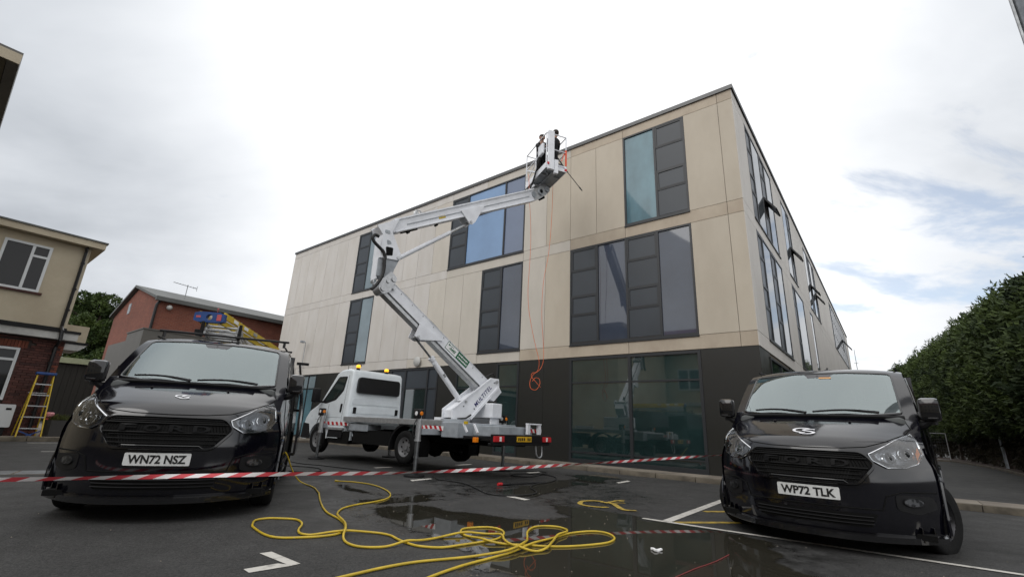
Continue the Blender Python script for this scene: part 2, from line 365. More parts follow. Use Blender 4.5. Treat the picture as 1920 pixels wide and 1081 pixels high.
# wet patches on the tarmac, found by walking their outlines on the ground
PUD = {
 'main': [(-1.439,5.689),(-1.43,6.051),(-1.083,6.346),(-0.573,5.981),(-0.219,5.827),(0.117,5.713),(0.464,5.764),(0.754,5.998),(0.674,6.458),(0.648,6.924),(1.051,6.682),(1.426,6.457),(1.634,6.213),(1.677,6.018),(2.191,5.791),(2.596,5.383),(2.78,5.111),(2.529,4.585),(2.353,3.931),(2.3,3.2),(1.9,2.2),(1.0,1.7),(0.3,2.3),(0.18,3.124),(0.09,3.602),(-0.117,3.705),(-0.242,4.112),(-0.506,4.507),(-0.692,4.786),(-0.93,4.972),(-1.222,5.306)],
 'p2': [(-0.062,7.705),(0.153,8.431),(0.568,9.374),(1.017,9.824),(1.517,10.749),(1.534,9.753),(1.097,8.768),(0.831,7.998),(0.54,7.497),(0.137,7.213)],
 'p3': [(-2.891,8.17),(-2.699,8.325),(-2.333,7.738),(-1.977,7.36),(-1.623,7.192),(-1.972,7.077),(-2.364,7.346)],
 'p4': [(-2.228,6.541),(-2.003,6.706),(-1.669,6.525),(-1.494,6.966),(-1.189,7.335),(-0.855,7.168),(-0.982,6.547),(-1.344,6.314),(-1.714,6.21)],
 'p5': [(1.409,11.286),(2.408,12.006),(2.887,11.343),(2.106,9.977),(1.331,9.083)],
}
def seg_d(P, poly):
    d = np.full(len(P), 1e9); ins = np.zeros(len(P), bool); n = len(poly)
    for i in range(n):
        a = np.array(poly[i-1]); b = np.array(poly[i]); ab = b-a; t = np.clip(((P-a)@ab)/(ab@ab), 0, 1)
        d = np.minimum(d, np.linalg.norm(P-(a+t[:, None]*ab), axis=1))
        c = ((a[1] > P[:, 1]) != (b[1] > P[:, 1]))
        with np.errstate(divide='ignore', invalid='ignore'): xx = (b[0]-a[0])*(P[:, 1]-a[1])/(b[1]-a[1])+a[0]
        ins ^= c & (P[:, 0] < xx)
    return np.where(ins, d, -d)
def nz(P, s, o=0.):
    return np.array([mnoise.noise(Vector((p[0]*s+o, p[1]*s-o, o))) for p in P])
_cells = {}
def wet_field(P):
    w = {'main': (.02, .15), 'p2': (-.02, .24), 'p3': (-.06, .14), 'p4': (-.06, .18), 'p5': (-.12, .26)}
    nn = nz(P, 1.7, 3.3)*1.0+nz(P, 4.5, 8.1)*.6+nz(P, 13., 1.7)*.3
    best = np.full(len(P), -9.)
    for k, poly in PUD.items():
        o, a = w[k]; best = np.maximum(best, seg_d(P, poly)+o+nn*a)
    return best

# ------------------------------------------------------------------ ground: one sheet to the horizon with a fine middle
def make_ground():
    g = np.concatenate([[-1500, -400, -120, -60, -40, -30, -24, -20, -17, -15], np.arange(-13, -5, .5), np.arange(-5, 6, .1), np.arange(6, 16, .5), [18, 24, 32, 45, 70, 120, 400, 1500]])
    h = np.concatenate([[-400, -120, -50, -25, -12, -6, -3, -1], np.arange(0, 1.6, .3), np.arange(1.6, 13, .1), np.arange(13, 30, .75), [34, 40, 50, 65, 90, 150, 400, 1500]])
    X, Y = np.meshgrid(g, h); P = np.stack([X.ravel(), Y.ravel()], 1); nx, ny = len(g), len(h)
    me = bpy.data.meshes.new('tarmac'); vs = np.concatenate([P, np.zeros((len(P), 1))], 1)
    idx = np.arange(nx*ny).reshape(ny, nx); f = np.stack([idx[:-1, :-1].ravel(), idx[:-1, 1:].ravel(), idx[1:, 1:].ravel(), idx[1:, :-1].ravel()], 1)
    me.from_pydata(vs.tolist(), [], f.tolist())
    near = (np.abs(P[:, 0]) < 6.5) & (P[:, 1] > 1) & (P[:, 1] < 13.5); wv = np.zeros(len(P)); fld = wet_field(P[near])
    nn = nz(P[near], .8, 5.5)
    damp = np.clip((fld+.60+nn*.5)/.55, 0, 1)*.9
    damp = np.maximum(damp, np.clip(1-(np.hypot(P[near][:, 0]-0.6, (P[near][:, 1]-9.2)*.8)-1.6)/1.6, 0, 1)*np.clip(.45+nn*1.3, 0, 1))
    damp = np.maximum(damp, np.clip(1.3-np.hypot((P[near][:, 0]-.2)/2.6, (P[near][:, 1]-7.6)/3.6), 0, 1)*np.clip(.8+nn*1.8, 0, 1)*.95)
    wv[near] = damp
    at_ = me.attributes.new('wet', 'FLOAT', 'POINT'); at_.data.foreach_set('value', wv)
    m = bpy.data.materials.new('tarmac'); m.use_nodes = True; t = m.node_tree; b = t.nodes['Principled BSDF']
    tc_ = N(t, 'ShaderNodeTexCoord')
    def ns(sc, det=4, ro=.6):
        n = N(t, 'ShaderNodeTexNoise'); n.inputs['Scale'].default_value = sc; n.inputs['Detail'].default_value = det; n.inputs['Roughness'].default_value = ro
        t.links.new(tc_.outputs['Object'], n.inputs['Vector']); return n.outputs['Fac']
    def rng_(s, a, b_, lo, hi):
        r = N(t, 'ShaderNodeMapRange'); t.links.new(s, r.inputs['Value'])
        for k, v in zip(('From Min', 'From Max', 'To Min', 'To Max'), (a, b_, lo, hi)): r.inputs[k].default_value = v
        return r.outputs[0]
    vo = N(t, 'ShaderNodeTexVoronoi'); vo.inputs['Scale'].default_value = 105; t.links.new(tc_.outputs['Object'], vo.inputs['Vector'])
    vsep = N(t, 'ShaderNodeSeparateColor'); t.links.new(vo.outputs['Color'], vsep.inputs[0])
    stone = rng_(vsep.outputs[0], .0, 1., .55, 1.5)
    big = rng_(ns(.45, 6), .35, .65, .78, 1.2); mid = rng_(ns(2.6, 6, .7), .3, .7, .82, 1.18); fine = rng_(ns(38, 3), .3, .7, .8, 1.2)
    v = math_node(t, 'MULTIPLY', math_node(t, 'MULTIPLY', big, mid), math_node(t, 'MULTIPLY', stone, fine))
    def warped(sc, amt):
        n = N(t, 'ShaderNodeTexNoise'); n.inputs['Scale'].default_value = 1.3; n.inputs['Detail'].default_value = 5; t.links.new(tc_.outputs['Object'], n.inputs['Vector'])
        vm = N(t, 'ShaderNodeVectorMath', operation='SCALE'); t.links.new(n.outputs['Color'], vm.inputs[0]); vm.inputs['Scale'].default_value = amt
        va = N(t, 'ShaderNodeVectorMath', operation='ADD'); t.links.new(tc_.outputs['Object'], va.inputs[0]); t.links.new(vm.outputs[0], va.inputs[1])
        vv = N(t, 'ShaderNodeTexVoronoi', feature='DISTANCE_TO_EDGE'); vv.inputs['Scale'].default_value = sc; t.links.new(va.outputs[0], vv.inputs['Vector']); return vv.outputs['Distance']
    crack = rng_(warped(.33, 1.1), .0, .0035, .55, 1.0); crack = math_node(t, 'MAXIMUM', crack, rng_(ns(.6, 3), .46, .52, 0., 1.))
    vp = N(t, 'ShaderNodeTexVoronoi'); vp.inputs['Scale'].default_value = .22; vp.distance = 'CHEBYCHEV'; t.links.new(tc_.outputs['Object'], vp.inputs['Vector']); vps = N(t, 'ShaderNodeSeparateColor'); t.links.new(vp.outputs['Color'], vps.inputs[0])
    stain = rng_(ns(1.1, 7, .75), .56, .66, 1.0, .74)
    v = math_node(t, 'MULTIPLY', v, math_node(t, 'MULTIPLY', math_node(t, 'MULTIPLY', crack, stain), rng_(vps.outputs[0], 0, 1, .90, 1.12)))
    wa = N(t, 'ShaderNodeAttribute'); wa.attribute_name = 'wet'
    wn = math_node(t, 'MULTIPLY', wa.outputs['Fac'], rng_(ns(5, 6, .7), .35, .6, .25, 1.15), clamp=True)
    v = math_node(t, 'MULTIPLY', v, math_node(t, 'SUBTRACT', 1., math_node(t, 'MULTIPLY', wn, .45)))
    cr = N(t, 'ShaderNodeMix', data_type='RGBA'); t.links.new(v, cr.inputs['Factor']); cr.inputs[6].default_value = (0, 0, 0, 1); cr.inputs[7].default_value = (.038, .0375, .0365, 1); cr.clamp_factor = False
    t.links.new(cr.outputs[2], b.inputs['Base Color'])
    t.links.new(math_node(t, 'SUBTRACT', rng_(ns(3, 5), .3, .7, .72, .9), math_node(t, 'MULTIPLY', wn, .60)), b.inputs['Roughness'])
    b.inputs['Specular IOR Level'].default_value = .35
    bp = N(t, 'ShaderNodeBump'); bp.inputs['Distance'].default_value = .004
    t.links.new(math_node(t, 'SUBTRACT', .75, math_node(t, 'MULTIPLY', wn, .6)), bp.inputs['Strength'])
    t.links.new(math_node(t, 'ADD', math_node(t, 'MULTIPLY', vo.outputs['Distance'], -1.), math_node(t, 'MULTIPLY', ns(30, 3), 1.)), bp.inputs['Height'])
    t.links.new(bp.outputs[0], b.inputs['Normal'])
    me.materials.append(m); o = bpy.data.objects.new('tarmac_ground', me); col.objects.link(o); tag(o, kind='structure')
make_ground()

def make_puddles():
    st = .05; x0, x1, y0, y1 = -3.4, 3.3, 1.4, 12.6
    gx = np.arange(x0, x1, st); gy = np.arange(y0, y1, st); X, Y = np.meshgrid(gx, gy); P = np.stack([X.ravel(), Y.ravel()], 1)
    F = wet_field(P).reshape(X.shape); key = {}; vs = []; fs = []
    def vid(p):
        k = (round(p[0], 5), round(p[1], 5))
        if k not in key: key[k] = len(vs); vs.append((p[0], p[1], .005))
        return key[k]
    ny, nx = F.shape
    for j in range(ny-1):
        for i in range(nx-1):
            c = [(gx[i], gy[j], F[j, i]), (gx[i+1], gy[j], F[j, i+1]), (gx[i+1], gy[j+1], F[j+1, i+1]), (gx[i], gy[j+1], F[j+1, i])]
            if max(q[2] for q in c) <= 0: continue
            o = []
            for a in range(4):
                p, q = c[a-1], c[a]
                if (p[2] > 0) != (q[2] > 0): t = p[2]/(p[2]-q[2]); o.append((p[0]+(q[0]-p[0])*t, p[1]+(q[1]-p[1])*t))
                if q[2] > 0: o.append((q[0], q[1]))
            ids = [];
            for p in o:
                k = vid(p)
                if not ids or ids[-1] != k: ids.append(k)
            if len(ids) > 2 and ids[0] == ids[-1]: ids.pop()
            if len(set(ids)) > 2: fs.append(tuple(ids))
    mb = MB(); mb.v = vs; mb.f = fs; mb.mi = [0]*len(fs)
    dep = wet_field(np.array(vs)[:, :2])
    m = M['puddle']; t = m.node_tree; b = t.nodes['Principled BSDF']; c = N(t, 'ShaderNodeTexCoord'); n = N(t, 'ShaderNodeTexNoise'); n.inputs['Scale'].default_value = 2.5
    t.links.new(c.outputs['Object'], n.inputs['Vector']); bp = N(t, 'ShaderNodeBump'); bp.inputs['Strength'].default_value = .05; bp.inputs['Distance'].default_value = .01
    t.links.new(n.outputs['Fac'], bp.inputs['Height']); t.links.new(bp.outputs[0], b.inputs['Normal'])
    at2 = N(t, 'ShaderNodeAttribute'); at2.attribute_name = 'depth'; n3 = N(t, 'ShaderNodeTexNoise'); n3.inputs['Scale'].default_value = 22; n3.inputs['Detail'].default_value = 5; t.links.new(c.outputs['Object'], n3.inputs['Vector'])
    r3 = N(t, 'ShaderNodeMapRange'); r3.interpolation_type = 'SMOOTHSTEP'; t.links.new(math_node(t, 'ADD', at2.outputs['Fac'], math_node(t, 'MULTIPLY', math_node(t, 'SUBTRACT', n3.outputs['Fac'], .5), .16)), r3.inputs['Value']); r3.inputs['From Min'].default_value = .0; r3.inputs['From Max'].default_value = .085
    tr3 = N(t, 'ShaderNodeBsdfTransparent'); mx3 = N(t, 'ShaderNodeMixShader'); t.links.new(r3.outputs[0], mx3.inputs[0]); t.links.new(tr3.outputs[0], mx3.inputs[1]); t.links.new(b.outputs[0], mx3.inputs[2]); t.links.new(mx3.outputs[0], t.nodes['Material Output'].inputs['Surface'])
    o = mb.build('puddle', m, fixn=False); a_ = o.data.attributes.new('depth', 'FLOAT', 'POINT'); a_.data.foreach_set('value', dep); tag(o, kind='structure')
make_puddles()

# ------------------------------------------------------------------ painted markings (each a flat sheet on the tarmac)
def marking(name, polys, m, z=.004, label=None):
    mb = MB()
    for p in polys: mb.add([(x, y, z) for x, y in p], [tuple(range(len(p)))])
    o = mb.build(name, m); return tag(o, label, kind='structure')
marking('bay_corner_marking', [[(-1.796,3.89),(-1.732,3.947),(-1.45,3.72),(-1.398,3.679),(-1.482,3.649)], [(-1.703,3.5),(-1.549,3.66),(-1.482,3.649),(-1.398,3.679),(-1.44,3.62),(-1.63,3.432)]], M['line'])
def strip(p, q, w):
    p = Vector((*p, 0)); q = Vector((*q, 0)); n_ = (q-p).normalized().cross(Vector((0, 0, 1)))*w/2
    return [tuple((p+n_)[:2]), tuple((q+n_)[:2]), tuple((q-n_)[:2]), tuple((p-n_)[:2])]
marking('bay_line', [strip((1.96, 6.0), (4.3, 9.05), .11)], M['line'])
marking('bay_line', [strip((1.70, 6.10), (4.9, 3.85), .075)], M['line'], .0075)
marking('hatch_line', [strip((2.753, 6.86), (5.2, 7.42), .1)], M['liney'])
marking('hatch_line', [strip((2.036, 5.935), (5.0, 6.6), .1)], M['liney'])
marking('hatch_line', [strip((3.52, 7.86), (5.2, 8.25), .1)], M['liney'])
marking('bay_end_marking', [[(2.305,10.135),(2.673,10.648),(2.70,10.512),(2.34,10.02)]], M['line'])
marking('bay_end_marking', [[(0.047,7.408),(0.186,7.435),(0.40,7.203),(0.312,7.123)]], M['line'], .0075)
marking('bay_end_marking', [[(0.518,11.464),(0.828,11.772),(0.877,11.676),(0.582,11.305)]], M['line'])
marking('bay_end_marking', [[(-1.276,12.694),(-0.914,13.227),(-0.843,13.105),(-1.148,12.615)]], M['line'])
marking('bay_end_marking', [[(-1.683,8.979),(-1.383,9.372),(-1.327,9.279),(-1.607,8.794)]], M['line'])
marking('bay_end_marking', [[(-2.9,11.0),(-2.6,11.35),(-2.52,11.25),(-2.82,10.9)]], M['line'])
marking('bay_line', [strip((-10.5, 11.2), (-9.3, 12.6), .1)], M['line'])
marking('bay_line', [strip((-13.2, 13.6), (-12.2, 14.8), .12)], M['line'])
def ribbon2d(pts, w, z=.0):
    P = catmull([(x, y, 0) for x, y in pts], 6); vs = []; fs = []
    for i, p in enumerate(P):
        d = (P[min(i+1, len(P)-1)]-P[max(i-1, 0)]).normalized(); n_ = d.cross(Vector((0, 0, 1)))*w/2; vs += [(p.x+n_.x, p.y+n_.y, z), (p.x-n_.x, p.y-n_.y, z)]
        if i: fs.append((2*i-2, 2*i, 2*i+1, 2*i-1))
    return vs, fs
mb = MB()
for k, (pp, w_) in enumerate([([(1.478,7.352),(1.342,7.394),(1.184,7.312),(1.102,7.13),(1.103,6.968),(1.194,6.859),(1.336,6.817),(1.442,6.846)], .07), ([(1.423,7.302),(1.496,7.266),(1.583,7.179),(1.591,6.917),(1.617,6.679),(1.773,6.654)], .08), ([(1.483,7.206),(1.656,7.428),(1.838,7.578)], .05), ([(1.572,7.209),(1.69,7.265),(1.78,7.269)], .05), ([(1.671,7.492),(1.797,7.411)], .05)]):
    mb.add(*ribbon2d(pp, w_, .007+.0008*k))
tag(mb.build('disabled_bay_symbol', M['liney'], fixn=False), kind='structure')

# ------------------------------------------------------------------ pavement: kerb stones and slabs along the long facade
pv = bpy.data.objects.new("pavement", None); col.objects.link(pv); pv.location = COR; pv.rotation_euler = (0, 0, FRZ); pv["kind"] = "structure"
MB().box(-6, 40, .15, .84, -.1, .092).build('bedding', M['mortar'], pv)
def kerb_run(s0, s1, off0, off1, ztop, parent, L=.915, m='kerb', name='kerb_stone'):
    s = s0; 
    while s < s1:
        e = min(s+L, s1); mb = MB(); dz = random.uniform(-.004, .004)
        mb.bbox(s+.005, e-.005, off0, off1+random.uniform(-.004, .004), -.1, ztop+dz, .012)
        mb.build(name, M[m], parent, True); s = e
kerb_run(-5.0, 26., .85, .985, .105, pv)
s = -5.0
while s < 25.5:
    e = s+.9
    MB().box(s+.004, e-.004, .012, .842, .05, .104+random.uniform(-.003, .003)).build('paving_slab', M['concrete'], pv)
    s = e

# ------------------------------------------------------------------ the clad building
bd = empty('clad_building', 'three storey beige clad building with dark framed windows and black ground floor', 'building', COR, FRZ)
GW, GD = 24.85, 41.2            # lengths of the two seen facades
ZB, Z1, Z1w, Z2, Z2w, Z3, ZT = .10, 3.13, 3.50, 6.68, 7.05, 10.20, 10.56
Fx = lambda s, o, z: (s, o, z)                 # long facade: out = +y
Fy = lambda d, o, z: (-o, -d, z)               # side facade: out = -x
# core walls sit behind the panels
mb = MB(); mb.box(.035, GW-.035, -GD+.035, -.035, 0, ZT+.06); mb.build('core_wall', M['joint'], bd)
gr = lambda k: 1.38+.98*k
def panel(F, a0, a1, z0, z1, m, th=.032, g=.006, name='panel', out=0.):
    mb = MB(); vs = [F(a, o, z) for z in (z0+g, z1-g) for o in (out-th, out) for a in (a0+g, a1-g)]
    mb.add(vs, [(0, 1, 3, 2), (4, 6, 7, 5), (0, 4, 5, 1), (2, 3, 7, 6), (0, 2, 6, 4), (1, 5, 7, 3)])
    if m in (M['clad'], M['clad_b']):                     # boards go paler and greyer towards the left of the long front
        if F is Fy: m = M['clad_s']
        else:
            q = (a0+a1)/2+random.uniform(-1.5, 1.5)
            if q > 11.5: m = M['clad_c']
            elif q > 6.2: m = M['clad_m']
    return mb.build(name, m, bd)
def fbox(mb, F, a0, a1, o0, o1, z0, z1):
    vs = [F(a, o, z) for z in (z0, z1) for o in (o0, o1) for a in (a0, a1)]
    mb.add(vs, [(0, 1, 3, 2), (4, 6, 7, 5), (0, 4, 5, 1), (2, 3, 7, 6), (0, 2, 6, 4), (1, 5, 7, 3)])
def window(F, a0, a1, z0, z1, cols, panes=None, fw=.055, hs=(.24, .27, .21, .28), root=None, rev=False, awn=None, rec=.032):
    """cols: list of (width, kind); kind 'p' = stack of four grey spandrels, else glazing material; transoms split a pane"""
    root = root or bd
    mb = MB(); e = .004
    fr_o = .006
    fbox(mb, F, a0, a1, -.09, fr_o, z0, z0+fw*1.3); fbox(mb, F, a0, a1, -.09, fr_o, z1-fw, z1)
    fbox(mb, F, a0, a0+fw, -.09, fr_o-.001, z0+fw*1.3, z1-fw); fbox(mb, F, a1-fw, a1, -.09, fr_o-.001, z0+fw*1.3, z1-fw)
    fbox(mb, F, a0-.01, a1+.01, -.02, .035, z0-.035, z0-.001)     # sill flashing
    a = a0; subs = []
    tot = sum(c[0] for c in cols); sc = (a1-a0)/tot
    for ci, c in enumerate(cols):
        w, kind = c[0]*sc, c[1]; b = a+w
        if ci < len(cols)-1: fbox(mb, F, b-fw*.6, b+fw*.6, -.09, fr_o-.002, z0+fw*1.3, z1-fw)
        ia, ib = (a+fw*(1 if ci == 0 else .6), b-fw*(1 if ci == len(cols)-1 else .6))
        za, zb = z0+fw*1.3, z1-fw
        if kind == 'p':
            z = zb; H = zb-za
            for k, h in enumerate(hs):
                zl = z-H*h
                if k < 3: fbox(mb, F, ia, ib, -.07, -.006, zl-.02, zl+.02)
                vent = k % 2 == 0
                subs.append(('vent_panel' if vent else 'spandrel_panel', ia+.002, ib-.002, zl+.021, z-(.021 if k else .002), vent, M['spandrel'], (ci, k)))
                z = zl
        else:
            trs = c[2] if len(c) > 2 else []
            zs = [za]+[za+(zb-za)*t for t in trs]+[zb]
            for t in zs[1:-1]: fbox(mb, F, ia, ib, -.07, -.006, t-.022, t+.022)
            ms_ = kind if isinstance(kind, (list, tuple)) else [kind]*(len(zs)-1)
            for k in range(len(zs)-1): subs.append(('pane', ia+.002, ib-.002, zs[k]+(.023 if k else .002), zs[k+1]-(.023 if k < len(zs)-2 else .002), False, ms_[k], (ci, k)))
        a = b
    f = mb.build('window', M['frame'], root)
    for nm, x0, x1, y0, y1, vent, m_, key in subs:
        mb = MB()
        if awn and key == awn:                       # top hung sash pushed open
            h = y1-y0; t = radians(33)
            def G(q, o, z, x0=x0, y1=y1, t=t): dz = z-y1; return F(q, .01+o*cos(t)-dz*sin(t), y1+dz*cos(t)+o*sin(t))
            fbox(mb, G, x0, x1, -.05, 0, y0, y0+.06); fbox(mb, G, x0, x1, -.05, 0, y1-.06, y1); fbox(mb, G, x0, x0+.06, -.05, -.001, y0+.06, y1-.06); fbox(mb, G, x1-.06, x1, -.05, -.001, y0+.06, y1-.06)
            fbox(mb, G, x0+.06, x1-.06, -.03, -.02, y0+.06, y1-.06)
            mb.build('open_sash', M['frame'], f)
            mb = MB(); fbox(mb, F, x0, x1, -.09, -.085, y0, y1); mb.build('opening', M['mesh'], f); continue
        if vent:
            fbox(mb, F, x0, x1, -.04, -.022, y0, y1); o2 = MB()
            w2 = .045; fbox(o2, F, x0, x1, -.022, -.001, y0, y0+w2); fbox(o2, F, x0, x1, -.022, -.001, y1-w2, y1); fbox(o2, F, x0, x0+w2, -.022, -.002, y0+w2, y1-w2); fbox(o2, F, x1-w2, x1, -.022, -.002, y0+w2, y1-w2)
            o2.build('vent_frame', M['frame'], f)
        else: fbox(mb, F, x0, x1, -.05, -(rec if nm == 'pane' else .02), y0, y1)
        mb.build(nm, m_, f)
    return f
CL = M['clad']; CB = M['clad_b']
# columns of the upper floors
occ2 = [(0, 2), (6, 10), (15, 17)]; occ1 = [(0, 4), (6, 8), (15, 17)]
def run_panels(F, occ, z0, z1, kmax, end, corner=(.40,)):
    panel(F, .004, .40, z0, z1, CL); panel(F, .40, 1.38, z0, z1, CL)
    k = 0
    while k < kmax:
        hit = [o for o in occ if o[0] <= k < o[1]]
        if hit: k = hit[0][1]; continue
        a1 = min(gr(k+1), end)
        if end-a1 < .35: a1 = end
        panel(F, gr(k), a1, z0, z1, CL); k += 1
        if a1 >= end: break
def band(F, z0, z1, end, m=CB, step=4):
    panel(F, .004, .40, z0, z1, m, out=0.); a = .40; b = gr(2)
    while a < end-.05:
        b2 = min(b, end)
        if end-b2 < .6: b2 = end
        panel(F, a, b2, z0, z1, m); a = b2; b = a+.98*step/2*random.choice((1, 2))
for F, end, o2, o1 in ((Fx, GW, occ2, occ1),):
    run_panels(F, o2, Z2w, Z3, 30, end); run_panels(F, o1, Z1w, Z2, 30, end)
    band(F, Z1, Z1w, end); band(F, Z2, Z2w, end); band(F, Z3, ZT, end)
W_ = 1.0
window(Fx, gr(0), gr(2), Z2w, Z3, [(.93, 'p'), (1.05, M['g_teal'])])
window(Fx, gr(0), gr(4), Z1w, Z2, [(.98, M['g_grey']), (.98, 'p'), (.98, M['g_grey']), (.98, 'p')])
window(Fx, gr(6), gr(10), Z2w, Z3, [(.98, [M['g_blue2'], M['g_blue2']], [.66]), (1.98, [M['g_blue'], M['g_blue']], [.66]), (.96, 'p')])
window(Fx, gr(6), gr(8), Z1w, Z2, [(.98, M['g_grey']), (.98, 'p')])
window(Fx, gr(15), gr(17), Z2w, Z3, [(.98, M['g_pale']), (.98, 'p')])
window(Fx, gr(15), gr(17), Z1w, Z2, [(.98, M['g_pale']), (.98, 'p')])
# side facade (seen very obliquely)
so2 = [(0, 4), (6, 8), (12, 14), (14, 16), (24, 37)]; so1 = [(0, 4), (6, 9), (11, 12)]
run_panels(Fy, so2, Z2w, Z3, 45, GD); run_panels(Fy, so1, Z1w, Z2, 45, GD)
band(Fy, Z1, Z1w, GD); band(Fy, Z2, Z2w, GD); band(Fy, Z3, ZT, GD)
GS = M['g_sky']
window(Fy, gr(0), gr(4), Z2w, Z3, [(.75, 'p'), (1.2, GS), (.75, 'p'), (1.2, GS)], awn=(2, 2), rec=.010)
window(Fy, gr(0), gr(4), Z1w, Z2, [(.75, 'p'), (1.2, GS), (.75, 'p'), (1.2, GS)], rec=.010)
window(Fy, gr(6), gr(8), Z2w, Z3, [(1.2, GS), (.76, 'p')], awn=(1, 2), rec=.010)
window(Fy, gr(6), gr(9), Z1w, Z2, [(.75, 'p'), (2.2, GS)], rec=.010)
window(Fy, gr(11), gr(12), Z1w, Z2, [(.98, GS)], rec=.010)
window(Fy, gr(12), gr(14), Z2w, Z3, [(1.2, GS), (.76, 'p')], awn=(1, 2), rec=.010)
window(Fy, gr(14), gr(16), Z2w, Z3, [(1.2, GS), (.76, 'p')], awn=(1, 2), rec=.010)
window(Fy, gr(24), gr(37), Z2w, Z3, [(.98, 'p'), (.98, GS, [.33, .66])]+[(.98, GS, [.33, .66])]*11, awn=(9, 1), rec=.010)
# parapet coping with upstand
mb = MB(); fbox(mb, Fx, -.05, GW+.04, -.30, .05, ZT+.002, ZT+.075); fbox(mb, Fy, .31, GD+.04, -.30, .05, ZT+.002, ZT+.075)
fbox(mb, Fx, -.05, GW+.04, .035, .05, ZT-.05, ZT+.001); fbox(mb, Fy, -.034, GD+.04, .035, .05, ZT-.05, ZT+.001)
mb.build('coping', M['coping'], bd)
mb = MB(); mb.box(12.7, 15.4, -5, -1.3, ZT, ZT+.62); mb.box(12.6, 15.5, -5.1, -1.2, ZT+.62, ZT+.72); mb.build('plant_screen', M['clad_c'], bd)
# black ground floor
def base_panels(F, spans):
    for a0, a1 in spans:
        n = max(1, round((a1-a0)/.98))
        for i in range(n): panel(F, a0+(a1-a0)*i/n, a0+(a1-a0)*(i+1)/n, ZB, Z1, M['base'], g=.003, out=-.012)
base_panels(Fx, [(0.008, gr(0)), (gr(4), gr(6)), (gr(7), gr(8)), (gr(9), gr(10)), (gr(13), 20.1), (21.6, GW)])
base_panels(Fy, [(0.03, 1.25), (4.3, GD)])
DG = M['g_dark']
window(Fx, gr(0), gr(4), ZB+.02, Z1-.02, [(1.96, [DG, DG, DG], [.065, .76]), (1.96, [DG, DG, DG], [.065, .76])], fw=.075)
window(Fx, gr(6), gr(7), ZB+.02, Z1-.02, [(.98, [DG, DG], [.74])], fw=.07)
window(Fx, gr(8), gr(9), ZB+.9, Z1-.02, [(.98, [DG, DG], [.6])], fw=.07)
panel(Fx, gr(8), gr(9), ZB, ZB+.86, M['base'], g=.003, out=-.012)
window(Fx, gr(10), gr(13), ZB+.02, Z1-.02, [(.6, M['spandrel'], [.74]), (1.35, [DG, M['spandrel']], [.74]), (.99, [M['spandrel'], M['spandrel']], [.74])], fw=.07)
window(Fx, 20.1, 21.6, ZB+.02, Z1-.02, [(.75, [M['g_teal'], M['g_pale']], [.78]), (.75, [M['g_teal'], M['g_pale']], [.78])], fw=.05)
window(Fy, 1.25, 4.3, 1.2, Z1-.1, [(1.5, DG), (1.5, DG)], fw=.06)
mb = MB(); fbox(mb, Fy, 1.25, 4.3, -.03, -.015, ZB, 1.19); mb.build('panel', M['base'], bd)
# lightning conductor tails and sensor seen on the roof edge
mb = MB(); mb.sphere((2.0, -.05, ZT+.12), .04, 8); mb.sphere((2.3, -.05, ZT+.12), .04, 8); mb.tube([(2.0, -.05, ZT+.07), (2.0, -.05, ZT+.12)], .012, 6); mb.tube([(2.3, -.05, ZT+.07), (2.3, -.05, ZT+.12)], .012, 6); mb.build('roof_sensor', M['alu'], bd, True)
# round vent dish and swan neck lamp on the facade
def lathe_y(mb, prof, c, n=20): mb.lathe([(max(r, .0005), a) for r, a in prof], n, lambda r, t, a: (c[0]+r*cos(t), c[1]+a, c[2]+r*sin(t)))
mb = MB(); lathe_y(mb, [(.0, .16), (.10, .15), (.17, .12), (.2, .10), (.2, .085), (.17, .09), (0, .1)], (12.4, 0, 3.36)); mb.tube([(12.4, 0, 3.36), (12.4, .1, 3.36)], .03, 8)
o = mb.build('satellite_dish', M['wood_w'], None, True); o.location = COR; o.rotation_euler = (0, 0, FRZ); tag(o, 'small round white dish fixed above the grey ground floor windows', 'dish')
mb = MB(); mb.tube(catmull([(22.0, .02, 3.36), (21.8, .05, 3.33), (21.62, .08, 3.42), (21.58, .1, 3.7), (21.55, .12, 4.7), (21.5, .16, 4.82), (21.45, .3, 4.84)], 5), .018, 6); mb.bbox(21.37, 21.5, .26, .46, 4.76, 4.88, .02)
o = mb.build('security_camera', M['greypaint'], None, True); o.location = COR; o.rotation_euler = (0, 0, FRZ); tag(o, 'small camera on a curved swan neck pole at the left end of the beige facade', 'camera')
# ------------------------------------------------------------------ left house: cream render over brick
LH = 18.29; LO = 9.916
lh = empty('cream_and_brick_house', 'two storey house at the left edge, cream render above dark red brick', 'house', COR, FRZ)
L = lambda a, o, z: (LH-o, LO-a, z)             # a along the wall away from camera, o outwards
mb = MB(); fbox(mb, L, -7, .15, -6, 0, 3.42, 6.16); mb.build('rendered_wall', M['render'], lh)
mb = MB(); fbox(mb, L, -7, .20, -6, -.09, 0, 3.4); mb.build('inner_wall', M['mortar'], lh)
mb = MB(); fbox(mb, L, -7, -1.62, -.085, .012, .12, 3.02); mb.build('brick_wall', M['brick'], lh)
mb = MB(); fbox(mb, L, -7.2, .44, -6.2, .32, 6.17, 6.37); mb.build('fascia_board', M['render'], lh)
mb = MB(); fbox(mb, L, -7.25, .48, -6.3, .36, 6.371, 6.42); mb.build('flat_roof', M['roofgrey'], lh)
mb = MB(); fbox(mb, L, -7, .17, -6, .03, 3.33, 3.419); mb.build('dark_flashing', M['trim'], lh)
mb = MB(); fbox(mb, L, -7, .50, -.02, .34, 3.25, 3.325); mb.build('gutter', M['trim'], lh)
mb = MB(); fbox(mb, L, -7, .46, -.02, .30, 3.03, 3.249); mb.build('white_fascia', M['wood_w'], lh)
